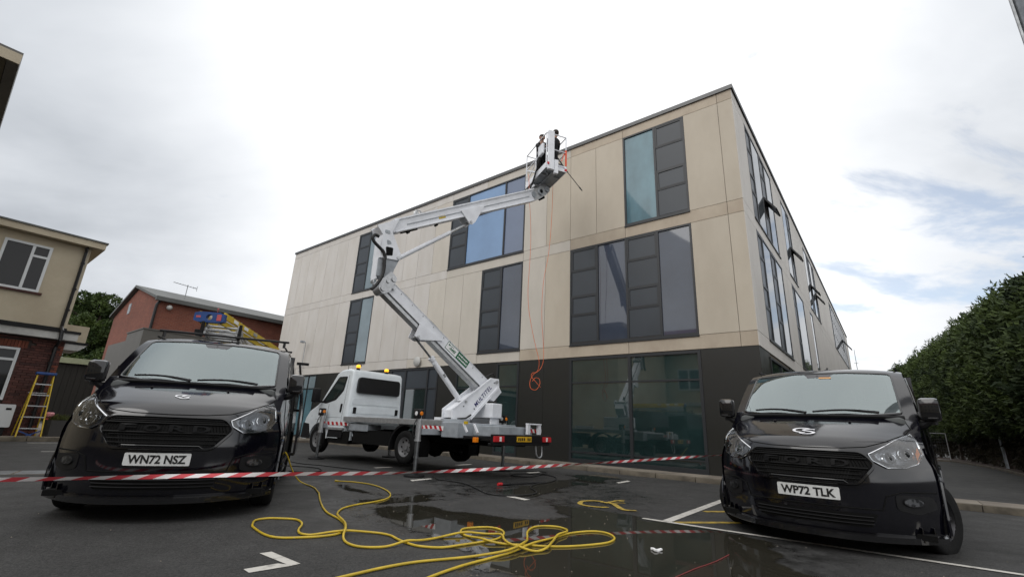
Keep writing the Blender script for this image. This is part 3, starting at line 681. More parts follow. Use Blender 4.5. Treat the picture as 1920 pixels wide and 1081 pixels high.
# bricks: running bond, orange course over the window and orange corner patches
bmesh_cache = {}
def brick(a0, a1, z0, z1, m, o):
    k = (round(a1-a0, 3), round(z1-z0, 3), m)
    if k not in bmesh_cache:
        b_ = MB(); w, h = a1-a0, z1-z0; fbox(b_, lambda a, oo, z: (-oo, -a, z), 0, w, -.10, 0, 0, h)
        me = b_.build('brick', M[m], lh); bmesh_cache[k] = me.data; ob = me
    else:
        ob = bpy.data.objects.new('brick', bmesh_cache[k]); col.objects.link(ob); ob.parent = lh
    ob.location = (LH-o, LO-a0, z0)
r0 = .12; rows = 38; rh = .0760
for r in range(rows):
    z0 = r0+r*rh; z1 = z0+.066
    if z1 > 3.02: break
    a = -1.62+(.112 if r % 2 else 0.); first = True
    if r % 2: segs = [(-1.62, -1.62+.105)]
    else: segs = []
    while a < .245: e = min(a+.217, .245); segs.append((a, e)); a += .225
    for a0, a1 in segs:
        if a1-a0 < .03: continue
        if z1 > 1.06 and z0 < 2.67:
            if a1 < -.69: continue
            a0 = max(a0, -.69)
        if 2.67 <= z0 < 2.89 and a0 < -.55: continue
        if a1-a0 < .03: continue
        orange = a0 > -.02 and (r//4) % 2 == 0
        brick(a0, a1, z0, z1, 'brick_o' if orange else 'brick', random.uniform(-.004, .004))
a = -1.62
while a < -.56: brick(a, a+.066, 2.674, 2.885, 'brick_o', .003); a += .076
def casement(a0, a1, z0, z1, mull, transoms, root, fm=M['upvc'], gm=None, sill=None, lift=0.):
    mb = MB(); w = .07; O0, O1 = -.07, .012+lift
    fbox(mb, L, a0, a1, O0, O1, z0, z0+w); fbox(mb, L, a0, a1, O0, O1, z1-w, z1); fbox(mb, L, a0, a0+w, O0, O1-.001, z0+w, z1-w); fbox(mb, L, a1-w, a1, O0, O1-.001, z0+w, z1-w)
    cuts = [a0]+mull+[a1]
    for m_ in mull: fbox(mb, L, m_-w/2, m_+w/2, O0, O1-.002, z0+w, z1-w)
    for i, tr in transoms: fbox(mb, L, cuts[i]+w/2+.001, cuts[i+1]-w/2-.001, O0, O1-.003, tr-w/2, tr+w/2)
    f = mb.build('window_frame', fm, root)
    for i in range(len(cuts)-1):
        mb = MB(); fbox(mb, L, cuts[i]+w*.5, cuts[i+1]-w*.5, -.05+lift*1.7, -.04+lift*1.7, z0+w*.5, z1-w*.5); mb.build('pane', gm or M['g_house'], f)
    if sill: mb = MB(); fbox(mb, L, a0-.06, a1+.09, -.02, .06, z0-.07, z0-.002); mb.build('window_sill', M[sill], f)
    return f
casement(-1.84, -.75, 4.40, 5.90, [-1.17], [(1, 5.52)], lh, sill='brick', lift=.028)
casement(-3.0, -.70, 1.12, 2.66, [-1.9], [(0, 2.3), (1, 2.3)], lh)
mb = MB(); P = [(.06, 6.17), (.05, 5.9), (.05, 3.6)]
mb.tube([L(.02, .1, 6.16), L(.02, .1, 3.45)], .045, 8); mb.tube([L(.02, .1, 3.44), L(.03, .38, 3.3), L(.06, .38, 3.0), L(.04, .1, 2.8), L(.05, .1, .3)], .05, 8)
for z in (5.6, 4.7, 4.0, 2.3, 1.5, .8): mb.tube([L(.03, .1, z-.03), L(.03, .1, z+.03)], .06, 8)
mb.tube([L(-.02, .25, 6.1), L(.02, .1, 6.0)], .045, 8)
mb.build('downpipe', M['blackplastic'], lh, True)
# the low cream gabled bay beyond the corner
by = empty('cream_bay_roof', 'small cream gable with white fascia sticking out behind the brick corner', 'bay', COR, FRZ)
L2 = lambda a, o, z: (20.0-o, -a, z)
mb = MB(); fbox(mb, L2, -9.7, -8.95, -1.5, 0, 3.2, 3.78); mb.build('cream_panel', M['render'], by)
mb = MB(); fbox(mb, L2, -9.75, -8.86, -1.5, .08, 3.12, 3.199); mb.build('gutter', M['trim'], by)
mb = MB(); mb.prism([(-9.7, 3.119), (-8.88, 3.119), (-9.08, 2.9), (-9.7, 2.9)], -1.4, .05, lambda a, b, d: L2(a, d, b)); mb.build('white_fascia', M['wood_w'], by)
mb = MB(); fbox(mb, L2, -9.72, -9.46, -1.4, -.02, 0.1, 2.899); mb.build('brick_pier', M['brick'], by)

# pavement in front of the house
pv2 = bpy.data.objects.new('pavement', None); col.objects.link(pv2); pv2.location = COR; pv2.rotation_euler = (0, 0, FRZ); pv2['kind'] = 'structure'
MB().box(17.45, 34, -3, 16, -.05, .095).build('paved_surface', M['concrete'], pv2)
y = 7.2
while y < 15.5:
    MB().bbox(17.32, 17.448, y+.005, y+.91, -.1, .118, .012).build('kerb_stone', M['kerb'], pv2, True); y += .915
MB().box(17.45, 18.2, 7.2, 15.5, .096, .12).build('footway', M['concrete'], pv2)

# stepladder leaning open in front of the brick wall
def stepladder(name, label, cat, H=1.78, w0=.52, w1=.36, n=5, spread=.95, top='blue', loc=(0, 0, 0), rz=0):
    r = empty(name, label, cat, loc, rz)
    def side(sx, t): return Vector((sx*(w0/2*(1-t)+w1/2*t), -spread*.42*(1-t), H*t))
    for sx in (-1, 1): mb = MB(); mb.beam(side(sx, .0), side(sx, 1), .03, .07, (0, 1, 0)); mb.build('front_rail', M['yellow'], r)
    for sx in (-1, 1): mb = MB(); mb.beam(Vector((sx*w0*.48, spread*.58, 0)), Vector((sx*w1*.48, .05, H)), .025, .05, (0, 1, 0)); mb.build('rear_rail', M['yellow'], r)
    for k in range(1, n+1):
        t = (k-.25)/(n+.65); a = side(-1, t); b = side(1, t); mb = MB(); mb.beam(a+Vector((.018, 0, 0)), b-Vector((.018, 0, 0)), .09, .03); mb.build('tread', M['alu'], r)
    mb = MB(); mb.bbox(-w1/2-.05, w1/2+.05, -.10, .16, H, H+.075, .015); mb.build('top_cap', M[top], r, True)
    mb = MB()
    for t in (.3, .7): mb.beam(Vector((-w0*.45, spread*.58*(1-t)+.05*t, H*t)), Vector((w0*.45*(1-t*.3), spread*.58*(1-t)+.05*t, H*t)), .02, .02)
    mb.build('rear_brace', M['alu'], r)
    mb = MB(); mb.beam(side(-1, .1), side(1, .02)+Vector((-.2, 0, .0)), .02, .03); mb.beam(side(1, .1), side(-1, .02)+Vector((.2, 0, 0)), .02, .03); mb.build('foot_brace', M[top], r)
    return r
Pl = W(LH-.55, LO+.02, .12)
stepladder('stepladder', 'open yellow stepladder with blue top standing against the brick wall', 'ladder', loc=Pl, rz=FRZ+pi/2+pi)
# heat pump box
mb = MB(); hp = empty('air_conditioning_unit', 'pale grey air conditioning box on the ground below the brick house window', 'air conditioner', W(LH, LO, 0), FRZ)
L3 = lambda a, o, z: (-o, -a, z)
mb = MB(); mb.prism(round_poly([(-1.3, .36), (-.41, .36), (-.41, 1.0), (-1.3, 1.0)], .04), .08, .40, lambda a, b, d: L3(a, d, b)); mb.build('casing', M['upvc'], hp)
mb = MB(); fbox(mb, L3, -1.2, -1.1, .1, .38, .12, .359); fbox(mb, L3, -.6, -.5, .1, .38, .12, .359); mb.build('feet', M['trim'], hp)
mb = MB(); mb.prism(round_poly([(-.60, .84), (-.48, .84), (-.48, .90), (-.60, .90)], .02), .401, .405, lambda a, b, d: L3(a, d, b)); mb.build('badge', M['trim'], hp)
# planter, weeds and a stack of faded red barriers
pc = W(18.0, 9.34, .10)
pl = empty('planter', 'square dark planter with weedy plants beside the stepladder', 'planter', pc, FRZ+.3)
mb = MB(); mb.add([(x*w, y*w, z) for z, w in ((0, .19), (.5, .24)) for x, y in ((-1, -1), (1, -1), (1, 1), (-1, 1))], [(0, 3, 2, 1), (0, 1, 5, 4), (1, 2, 6, 5), (2, 3, 7, 6), (3, 0, 4, 7)])
mb.add([(x*w, y*w, z) for z, w in ((.5, .241), (.5, .21), (.44, .21)) for x, y in ((-1, -1), (1, -1), (1, 1), (-1, 1))], [(0, 1, 5, 4), (1, 2, 6, 5), (2, 3, 7, 6), (3, 0, 4, 7), (4, 5, 9, 8), (5, 6, 10, 9), (6, 7, 11, 10), (7, 4, 8, 11), (8, 9, 10, 11)])
mb.build('pot', mat('planter_grey', (.05, .048, .046), .6), pl)
M['leaf'] = mat('leaf_green', (.075, .11, .022), .6, color2=(.025, .05, .012), vscale=.9, detail=4); M['leaf2'] = mat('leaf_yellowgreen', (.12, .13, .03), .6, color2=(.05, .07, .02), vscale=3)
M['conifer'] = mat('conifer_green', (.060, .090, .016), .75, color2=(.014, .028, .007), vscale=.5, detail=7, vlo=.40, vhi=.60)  # noise puts lit and dim foliage tones into the green
mb = MB()
for i in range(170):
    x, y = random.uniform(-.18, .18), random.uniform(-.18, .18); h = random.uniform(.08, .26); dx, dy = random.uniform(-.12, .12), random.uniform(-.12, .12); w = .012
    mb.add([(x-w, y, .45), (x+w, y, .45), (x+dx+w*2, y+dy, .45+h*.7), (x+dx*1.5, y+dy*1.5, .45+h)], [(0, 1, 2, 3)])
mb.build('plants', M['leaf2'], pl, fixn=False)['kind'] = 'stuff'
cn = empty('barrier_post', 'faded pink plastic barrier post behind the planter', 'barrier', W(18.16, 9.52, .10), FRZ)
mb = MB(); mb.lathe([(.001, .0), (.11, 0), (.11, .03), (.085, .05), (.085, .5), (.06, .56), (.001, .56)], 14, lambda r, t, a: (r*cos(t), r*sin(t), a)); mb.build('post_body', M['pink'], cn, True)
mb = MB(); mb.lathe([(.001, .56), (.06, .56), (.11, .6), (.11, .69), (.08, .72), (.001, .72)], 14, lambda r, t, a: (r*cos(t), r*sin(t), a)); mb.build('post_head', mat('pale_pink_plastic', (.62, .25, .27), .5), cn, True)

# dark timber shed, blue bin, far tape
sh = empty('timber_shed', 'dark timber shed with a pale green roof edge beyond the brick house', 'shed', (-32.5, 33.5, 0), radians(45))
for i in range(26):
    MB().box(-4.4+i*.34, -4.07+i*.34, -.03+.012*(i % 2), .1, 0, 4.05).build('board', M['darkwood'], sh)
MB().box(-4.4, 4.4, .11, 4, 0, 4.0).build('body', M['darkwood'], sh); MB().box(-4.6, 4.6, -.25, 4.2, 4.06, 4.45).build('roof_edge', M['palegreen'], sh)
bn = empty('wheelie_bin', 'blue wheelie bin in front of the dark timber shed', 'bin', (-26.15, 30.3, 0), radians(30)); bn.scale = (.8, .8, .85)
mb = MB(); mb.add([(x*w, y*w, z) for z, w in ((.1, .42), (1.3, .55)) for x, y in ((-1, -1), (1, -1), (1, 1), (-1, 1))], [(0, 3, 2, 1), (4, 5, 6, 7), (0, 1, 5, 4), (1, 2, 6, 5), (2, 3, 7, 6), (3, 0, 4, 7)]); mb.build('tub', M['blue'], bn)
mb = MB(); mb.add([(-.6, -.62, 1.31), (.6, -.62, 1.31), (.6, .62, 1.5), (-.6, .62, 1.5), (-.6, -.62, 1.36), (.6, -.62, 1.36), (.6, .62, 1.58), (-.6, .62, 1.58)], [(0, 3, 2, 1), (4, 5, 6, 7), (0, 1, 5, 4), (1, 2, 6, 5), (2, 3, 7, 6), (3, 0, 4, 7)]); mb.build('lid', M['blue'], bn)
mb = MB(); mb.cyl((-.35, .45, .12), (-.25, .45, .12), .12); mb.cyl((.25, .45, .12), (.35, .45, .12), .12); mb.build('wheels', M['rubber'], bn)

# ------------------------------------------------------------------ red brick hall
rb = empty('red_brick_hall', 'large red brick hall with a low grey roof behind the left van', 'building', W(28, 5.35), FRZ)
def redmat():
    m = bpy.data.materials.new('far_red_brick'); m.use_nodes = True; t = m.node_tree; b = t.nodes['Principled BSDF']; b.inputs['Roughness'].default_value = .9
    c = N(t, 'ShaderNodeTexCoord'); sp = N(t, 'ShaderNodeSeparateXYZ'); t.links.new(c.outputs['Object'], sp.inputs[0]); cb = N(t, 'ShaderNodeCombineXYZ')
    t.links.new(math_node(t, 'ADD', sp.outputs[0], sp.outputs[1]), cb.inputs[0]); t.links.new(sp.outputs[2], cb.inputs[1])
    bk = N(t, 'ShaderNodeTexBrick'); t.links.new(cb.outputs[0], bk.inputs['Vector']); bk.inputs['Scale'].default_value = 1; bk.inputs['Brick Width'].default_value = .225; bk.inputs['Row Height'].default_value = .075; bk.inputs['Mortar Size'].default_value = .006
    bk.inputs['Color1'].default_value = (.20, .062, .038, 1); bk.inputs['Color2'].default_value = (.15, .045, .03, 1); bk.inputs['Mortar'].default_value = (.2, .12, .09, 1)
    n = N(t, 'ShaderNodeTexNoise'); n.inputs['Scale'].default_value = .7; n.inputs['Detail'].default_value = 6; t.links.new(c.outputs['Object'], n.inputs['Vector'])
    h = N(t, 'ShaderNodeHueSaturation'); t.links.new(bk.outputs[0], h.inputs['Color']); t.links.new(math_node(t, 'ADD', .6, math_node(t, 'MULTIPLY', n.outputs['Fac'], .8)), h.inputs['Value']); t.links.new(h.outputs[0], b.inputs['Base Color'])
    return m
RM = redmat()
GWd = 9.43
mb = MB(); mb.prism([(0, 0), (GWd, 0), (GWd, 6.9), (4.93, 8.15), (0, 6.85)], -19, 0, lambda a, b, d: (a, d, b)); mb.build('walls', RM, rb)
mb = MB()
for a0, z0, a1, z1 in ((-.25, 6.80, 4.93, 8.22), (GWd+.25, 6.83, 4.93, 8.22)):
    d = Vector((a1-a0, z1-z0)); mb.prism([(a0, z0), (a1, z1), (a1, z1+.14), (a0, z0+.14)], -19.2, .22, lambda a, b, dd: (a, dd, b))
mb.prism([(-.34, 6.72), (-.12, 6.72), (-.12, 6.94), (-.34, 6.94)], -19.2, .22, lambda a, b, dd: (a, dd, b))
mb.build('roof', M['roofgrey'], rb)
mb = MB(); mb.tube([(-.08, -.05, 6.8), (-.08, .08, 6.5), (-.08, .08, .1)], .07, 8); mb.build('downpipe', M['blackplastic'], rb)
mb = MB(); mb.box(5.7, 6.2, .0, .03, 6.7, 7.35); mb.build('vent_window', M['greypaint'], rb)
mb = MB(); mb.sphere((-.15, -.5, 6.45), .14, 10); mb.build('floodlight', M['wood_w'], rb, True)
ae = empty('tv_aerial', 'thin tv aerial on a mast above the red brick hall roof', 'aerial', W(30, 3.7, 7.3), FRZ)
mb = MB(); mb.tube([(0, 0, -.8), (0, 0, 1.1)], .022, 6); mb.tube([(0, .75, 1.08), (0, -.5, .98)], .016, 6); mb.tube([(-.15, -.35, .99), (.15, -.35, .99)], .012, 5)
for i in range(9): y = .7-i*.14; mb.tube([(-.14, y, 1.075-.008*i), (.14, y, 1.075-.008*i)], .008, 5)
mb.tube([(0, -.5, .82), (0, -.5, 1.14)], .012, 5); mb.build('antenna', M['steel'], ae)
gb = empty('grey_cabin', 'plain grey flat topped cabin in front of the red brick hall', 'cabin', W(26, 6.1), FRZ)
MB().box(0, 2.9, -5, 0, 0, 4.86).build('cabin_body', M['greybox'], gb); MB().box(-.04, 2.94, -5, .04, 4.861, 4.92).build('roof_edge', M['greybox'], gb)
MB().box(2.9, 6.6, -.74, -.02, 0, 4.5).build('lower_annex', M['greybox'], gb)

# canopy of the neighbouring flat roofed building (top left corner)
nb = empty('flat_roofed_building', 'dark panelled eaves of a tall building cutting the top left corner', 'building', W(9.47, 12.59), FRZ)
MB().box(0, 7.4, 0, .16, 7.03, 7.26).build('fascia', M['greybox'], nb); MB().box(0, .07, .161, 9, 7.03, 7.26).build('fascia', M['greybox'], nb)
MB().box(.4, 7.4, .5, 9, 7.30, 7.42).build('roof', M['trim'], nb); MB().box(.071, 7.39, .161, 9, 7.10, 7.25).build('roof_deck', M['trim'], nb)
M['soffit'] = mat('soffit_board', (.10, .085, .055), .7, var=.25, vscale=1.5, objvar=.2)
x = .09
while x < 7.2: MB().box(x, x+.88, .17, 1.2, 7.045, 7.075).build('soffit_panel', M['soffit'], nb); x += .9
MB().box(-.028, -.002, .0, 9, 7.0, 7.2).build('edge_trim', M['render'], nb)
MB().box(.9, 7.2, 1.2, 9, 0, 7.09).build('walls', M['render'], nb)
# column at the top right corner
cl_ = empty('steel_column', 'grey fluted steel column rising out of the top right corner', 'column', (7.20, 5.02, 0), radians(35))
mb = MB(); mb.tube([(0, 0, 0), (0, 0, 12)], .17, 12); mb.box(-.26, .26, -.26, .26, 0, .03)
for k in range(6): t = k*pi/3; mb.tube([(.18*cos(t), .18*sin(t), .03), (.18*cos(t), .18*sin(t), 12)], .022, 6)
mb.build('shaft', M['steel'], cl_, True)

# house opposite, behind the photographer: seen only in the glass
oh = empty('opposite_house', 'cream house with red tiled roof mirrored in the ground floor windows', 'house', W(0, 22), FRZ)
MB().box(-20, 16, 0, 8, 0, 6.9).build('wall', M['render'], oh)
mb = MB(); mb.prism([(-.5, 6.9), (8.5, 6.9), (4, 9.4)], -20.4, 16.4, lambda a, b, d: (d, a, b)); mb.build('roof', mat('red_tiles', (.25, .04, .03), .8, var=.4), oh)
for x in (-18, -14.5, -12, -9, -5.6, -2.2, 1.2, 4.6, 8, 11.4):
    for z0, z1 in ((1.0, 2.5), (4.1, 5.6)):
        f = MB().box(x, x+1.6, -.05, -.002, z0, z1).build('window', M['upvc'], oh)
        MB().box(x+.08, x+.75, -.06, -.051, z0+.08, z1-.08).build('pane', M['g_grey'], f); MB().box(x+.85, x+1.52, -.06, -.051, z0+.08, z1-.08).build('pane', M['g_grey'], f)
MB().box(-20.1, 16.1, -.12, -.001, 3.0, 3.25).build('band', M['wood_w'], oh)

# ------------------------------------------------------------------ vegetation
def foliage(name, centers, radii, n_leaf, size, m, parent, elong=1., up=.3, seed=1, dens=None):
    r = np.random.default_rng(seed); C_ = np.array(centers); Rr = np.array(radii); Rr = Rr if Rr.ndim == 2 else np.stack([Rr]*3, 1)
    vol = (Rr.prod(1))**(2/3); p = vol/vol.sum(); k = r.choice(len(C_), n_leaf, p=p)
    d = r.normal(size=(n_leaf, 3)); d /= np.linalg.norm(d, axis=1)[:, None]; rad = .62+.42*r.random(n_leaf)**.6
    pos = C_[k]+d*Rr[k]*rad[:, None]
    ax = d*.8+r.normal(size=(n_leaf, 3))*.55; ax[:, 2] += up; ax /= np.linalg.norm(ax, axis=1)[:, None]
    q = r.normal(size=(n_leaf, 3)); sd = np.cross(ax, q); sd /= np.linalg.norm(sd, axis=1)[:, None]
    s = size*(.6+.8*r.random(n_leaf))[:, None]
    v = np.stack([pos-sd*s*.5, pos+sd*s*.5, pos+ax*s*elong+sd*s*.12, pos+ax*s*elong-sd*s*.12], 1).reshape(-1, 3)
    me = bpy.data.meshes.new(name); nf = n_leaf; me.vertices.add(nf*4); me.vertices.foreach_set('co', v.ravel().astype(np.float32))
    me.loops.add(nf*4); me.loops.foreach_set('vertex_index', np.arange(nf*4, dtype=np.int32)); me.polygons.add(nf)
    me.polygons.foreach_set('loop_start', np.arange(0, nf*4, 4, dtype=np.int32)); me.polygons.foreach_set('loop_total', np.full(nf, 4, dtype=np.int32)); me.update(); me.validate()
    me.materials.append(m); o = bpy.data.objects.new(name, me); col.objects.link(o); o.parent = parent; return o
def lump(mb, c, r, seed):
    b = bmesh.new(); bmesh.ops.create_icosphere(b, subdivisions=2, radius=1)
    for v in b.verts:
        k = 1+.25*mnoise.noise(v.co*2+Vector((seed, 0, 0))); v.co = Vector(c)+Vector((v.co.x*r[0]*k, v.co.y*r[1]*k, v.co.z*r[2]*k))
    mb.bm(b)
M['darkcore'] = mat('hedge_shade', (.008, .012, .005), 1.)  # near-black colour stands for the shade inside the hedge
tr = empty('broadleaf_tree', 'bushy green tree between the cream house and the red brick hall', 'tree', (-40.5, 45, 0))
cs = []; rs = []
for i in range(46):
    t = random.random(); z = 3+8.0*t; w = 4.2*(1-.55*t**1.5)*sqrt(random.random()); a = random.uniform(0, 2*pi)
    cs.append((w*cos(a), w*sin(a), z)); rs.append(random.uniform(.7, 1.35)*(1-.3*t))
cs += [(-.6, 0, 11.6), (.3, .3, 11.2), (3.3, -1, 8.6), (-3.5, -1, 7)]; rs += [.5, .8, .8, 1.2]
foliage('crown', cs, rs, 42000, .17, M['leaf'], tr, 1.2, .1, 3)
mb = MB(); mb.tube([(0, 0, 0), (.1, 0, 4), (0, .1, 8), (-.3, 0, 11.2)], [.38, .28, .16, .04], 8)
for i in range(9): a = i*2.4; mb.tube([(0, 0, 3+i*.7), (1.4*cos(a), 1.4*sin(a), 4+i*.75), (2.7*cos(a), 2.7*sin(a), 4.8+i*.75)], [.12, .07, .03], 6)
mb.build('trunk', M['bark'], tr)
M['dry'] = mat('dry_twigs', (.035, .030, .012), .8, color2=(.018, .014, .008), vscale=.8)
# tall conifer hedge on the right
hd = empty('conifer_hedge', 'tall dark conifer hedge with ragged top along the right side', 'hedge')
ctrl = [(-7.6, 2, 6.0), (-7.4, 9, 6.3), (-7.3, 14, 6.8), (-7.3, 18, 7.4), (-7.3, 23, 7.8), (-7.2, 30, 8.5), (-7.0, 37, 9.1), (-6.6, 45, 9.7), (-5.7, 51, 9.6), (-4.4, 56, 9.3), (-3.3, 59, 9.0)]
cs = []; rs = []; core = MB(); pts = catmull(ctrl, 10)
for i, p in enumerate(pts):
    h = p.z+.55*mnoise.noise(Vector((i*.31, 0, 0)))+.3*mnoise.noise(Vector((i*.9, 4, 0)))
    for k in range(10):
        t_ = (k+random.random())/10; z = 1.9+(h-2.3)*t_; bul = .55+.75*sin(pi*min(1, t_*.85+.12))
        for o in (-1, 1, 1):
            q = W(p.x+o*bul*random.uniform(.55, 1.15), -p.y+random.uniform(-.5, .5), z); r_ = random.uniform(.35, .8); cs.append(tuple(q)); rs.append((r_*1.15, r_*1.15, r_*.75))
    for k in range(4):                                  # feathered leaders along the top
        q = W(p.x+random.uniform(-.8, .8), -p.y+random.uniform(-.6, .6), h-.35+random.uniform(0, .45)); cs.append(tuple(q)); rs.append((.22, .22, random.uniform(.45, .95)))
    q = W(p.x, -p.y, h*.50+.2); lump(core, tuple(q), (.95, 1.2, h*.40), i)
o_ = foliage('sprays', cs, rs, 560000, .078, M['conifer'], hd, 2.3, .25, 5); o_['kind'] = 'stuff'
# darker ragged undergrowth at the foot
cs = []; rs = []
for p in pts:
    for k in range(3): q = W(p.x+random.uniform(-.2, .5), -p.y+random.uniform(-.4, .4), random.uniform(.4, 1.9)); cs.append(tuple(q)); rs.append((.5, .5, .6))
foliage('undergrowth', cs, rs, 26000, .10, M['dry'], hd, 2.2, -.2, 9)['kind'] = 'stuff'
core.build('shade_core', M['darkcore'], hd)
for i in range(6, len(pts), 6):
    q = W(pts[i].x+.5, -pts[i].y); mb = MB(); mb.tube([q, q+Vector((.05, 0, 2.5))], [.14, .1], 7); mb.build('trunk', M['bark'], hd)
# kerb and leaf litter strip before the hedge
lt = bpy.data.objects.new('verge', None); col.objects.link(lt); lt['kind'] = 'structure'
mb = MB(); base = catmull([(-5.9, 2, 0), (-5.95, 8, 0), (-6.1, 14, 0), (-6.2, 22, 0), (-5.8, 30, 0), (-5.2, 36, 0), (-4.3, 43, 0), (-3.0, 49, 0)], 8)
a = [W(p.x+.02, -p.y, .07) for p in base]; b_ = [W(p.x-6, -p.y, .07) for p in base]
mb.add(a+b_, [(i, i+1, len(a)+i+1, len(a)+i) for i in range(len(a)-1)]); mb.build('leaf_litter', M['soil'], lt)
for i in range(0, len(base)-1):
    mb = MB(); p = W(base[i].x+.08, -base[i].y, .02); q = W(base[i+1].x+.08, -base[i+1].y, .02); mb.beam(p, p+(q-p)*.985, .13, .16); mb.build('kerb_stone', M['kerb'], lt)
# mesh site fence, posts
hf = empty('site_fence_panel', 'steel mesh fence panel with small blue sign by the hedge', 'fence', W(-5.15, -35.4), FRZ+.25)
mb = MB(); w, h = 3.4, 1.95; c = [(0, 0, .12), (w, 0, .12), (w, 0, h), (0, 0, h)]
for i in range(4): mb.tube([c[i], c[(i+1) % 4]], .028, 8)
mb.build('frame', M['alu'], hf)
mb = MB()
for i in range(1, 24): mb.tube([(i*w/24, 0, .12), (i*w/24, 0, h)], .004, 4, False)
for i in range(1, 9): mb.tube([(0, .004, .12+i*(h-.12)/9), (w, .004, .12+i*(h-.12)/9)], .004, 4, False)
mb.build('wire_mesh', M['steel'], hf)['kind'] = 'stuff'
MB().box(1.6, 2.1, -.03, -.01, 1.05, 1.35).build('sign', M['blue'], hf); MB().box(.1, .9, -.12, .12, 0, .12).build('block', M['concrete'], hf)
for nm, lb, q, hh, lean in (('timber_post', 'taller leaning grey post in front of the dark hedge', W(-6.3, -10.6), 2.4, .35), ('timber_post', 'shorter faint post near the fence panel by the hedge', W(-6.6, -24), 2.0, .1)):
    r = empty(nm, lb, 'post', q); mb = MB(); mb.beam((0, 0, 0), (-lean*.3, lean*.2, hh), .09, .09, (0, 1, 0)); mb.build('shaft', M['greypaint'], r); mb = MB(); mb.beam((-lean*.3, lean*.2, hh), (-lean*.3-.25, lean*.2, hh+.06), .08, .06); mb.build('cap', M['greypaint'], r)
ms_ = empty('radio_mast', 'thin far radio mast above the roof of the right van', 'mast', (45.5, 60, 0))
mb = MB(); mb.tube([(0, 0, 0), (0, 0, 12.8)], [.1, .03], 6); mb.tube([(-.3, 0, 11), (.3, 0, 11)], .03, 5); mb.build('pole', M['steel'], ms_)

mh = bpy.data.objects.new('manhole_cover', None); col.objects.link(mh); mh.location = (-7.4, 7.62, 0); mh.rotation_euler = (0, 0, .6); tag(mh, 'worn rectangular iron inspection cover in the tarmac near the left edge', 'drain cover')
MB().box(-.42, .42, -.30, .30, -.02, .004).build('frame', M['kerb'], mh)
for i in range(2):
    for j in range(5): MB().bbox(-.37+i*.38, -.03+i*.38, -.26+j*.105, -.17+j*.105, .0, .009, .003).build('cover_plate', M['steel'], mh)
# ------------------------------------------------------------------ panel vans
# stations along the centre line: y (back from nose), z, half width, sweep back of the edge, drop of the edge
VS = [(.10,.17,.90,.52,0), (.035,.22,.95,.585,0), (.008,.34,.975,.612,0), (0,.50,.985,.62,0), (.0,.66,.988,.62,0), (.018,.80,.979,.602,0), (.045,.92,.943,.575,0), (.085,1.0,.930,.535,0),
      (.15,1.055,.925,.51,.012), (.26,1.105,.920,.46,.035), (.42,1.165,.918,.40,.05), (.62,1.228,.918,.31,.05), (.80,1.282,.920,.25,.03), (.83,1.30,.920,.245,.03),
      (1.02,1.45,.905,.205,.03), (1.27,1.645,.878,.155,.036), (1.50,1.82,.85,.125,.045), (1.57,1.865,.84,.12,.05), (1.70,1.915,.835,.10,.055), (1.95,1.95,.83,.05,.06), (2.4,1.972,.83,0,.06),
      (3.4,1.975,.83,0,.06), (4.6,1.965,.83,0,.06), (4.9,1.93,.83,-.03,.06), (4.96,1.80,.85,-.05,.03), (5.0,1.2,.93,-.06,0), (5.02,.5,.97,-.06,0), (4.95,.28,.96,-.05,0)]
VS = np.array(VS)
M['gmatte'] = mat('grille_bar_black', (.006, .006, .006), .5); M['gletter'] = mat('grille_letter_black', (.003, .003, .0035), .45); M['gletter'].node_tree.nodes['Principled BSDF'].inputs['Specular IOR Level'].default_value = .22; M['gmatte'].node_tree.nodes['Principled BSDF'].inputs['Specular IOR Level'].default_value = .2
M['wglass'] = clear_mat('tinted_windscreen', (.72, .80, .79), .235, (.88, .99, 1.0)); M['seat'] = mat('cab_seat', (.07, .07, .075), .85); M['dash'] = mat('dashboard', (.075, .08, .08), .7)
def _pchip(x, Y, q):
    h = np.diff(x); d = np.diff(Y, axis=0)/h[:, None]; m = np.zeros_like(Y)
    m[0] = d[0]; m[-1] = d[-1]
    for i in range(1, len(x)-1):
        s = d[i-1]*d[i] > 0; w1 = 2*h[i]+h[i-1]; w2 = h[i]+2*h[i-1]
        with np.errstate(divide='ignore', invalid='ignore'): v = (w1+w2)/(w1/d[i-1]+w2/d[i])
        m[i] = np.where(s, v, 0)
    i = np.clip(np.searchsorted(x, q, side='right')-1, 0, len(x)-2); t = ((q-x[i])/h[i])[:, None]; hh = h[i][:, None]
    return (2*t**3-3*t**2+1)*Y[i]+(t**3-2*t**2+t)*hh*m[i]+(-2*t**3+3*t**2)*Y[i+1]+(t**3-t**2)*hh*m[i+1]
_vq = np.concatenate([np.linspace(i, i+1, 7)[:-1] for i in range(len(VS)-1)]+[[len(VS)-1.]])
VT = _pchip(np.arange(len(VS), dtype=float), VS, _vq)       # dense table
def vrow(v): 
    i = min(int(v*6), len(VT)-2); t = v*6-i; return VT[i]*(1-t)+VT[i+1]*t
def vpt(v, u):
    yc, zc, xe, pull, drop = vrow(v); a = abs(u)
    return Vector((u*xe, yc+pull*a**2.6, zc-drop*a**3))
def vnorm(v, u):
    e = .02; a = vpt(min(v+e, 26.9), u)-vpt(max(v-e, 0), u); b = vpt(v, u+e)-vpt(v, u-e); n = b.cross(a).normalized()
    return n if n.dot(Vector((0, -1, .5))) > 0 else -n
def S(x, z, off=0.):                                        # front surface point seen from ahead
    lo, hi = 0., 20.
    for _ in range(34):
        m = (lo+hi)/2; r = vrow(m); u = max(-1, min(1, x/r[2])); zz_ = r[1]-r[4]*abs(u)**3
        if zz_ < z: lo = m
        else: hi = m
    r = vrow(lo); u = max(-1, min(1, x/r[2])); p = vpt(lo, u); p.z = z
    return p+vnorm(lo, max(-.98, min(.98, u)))*off
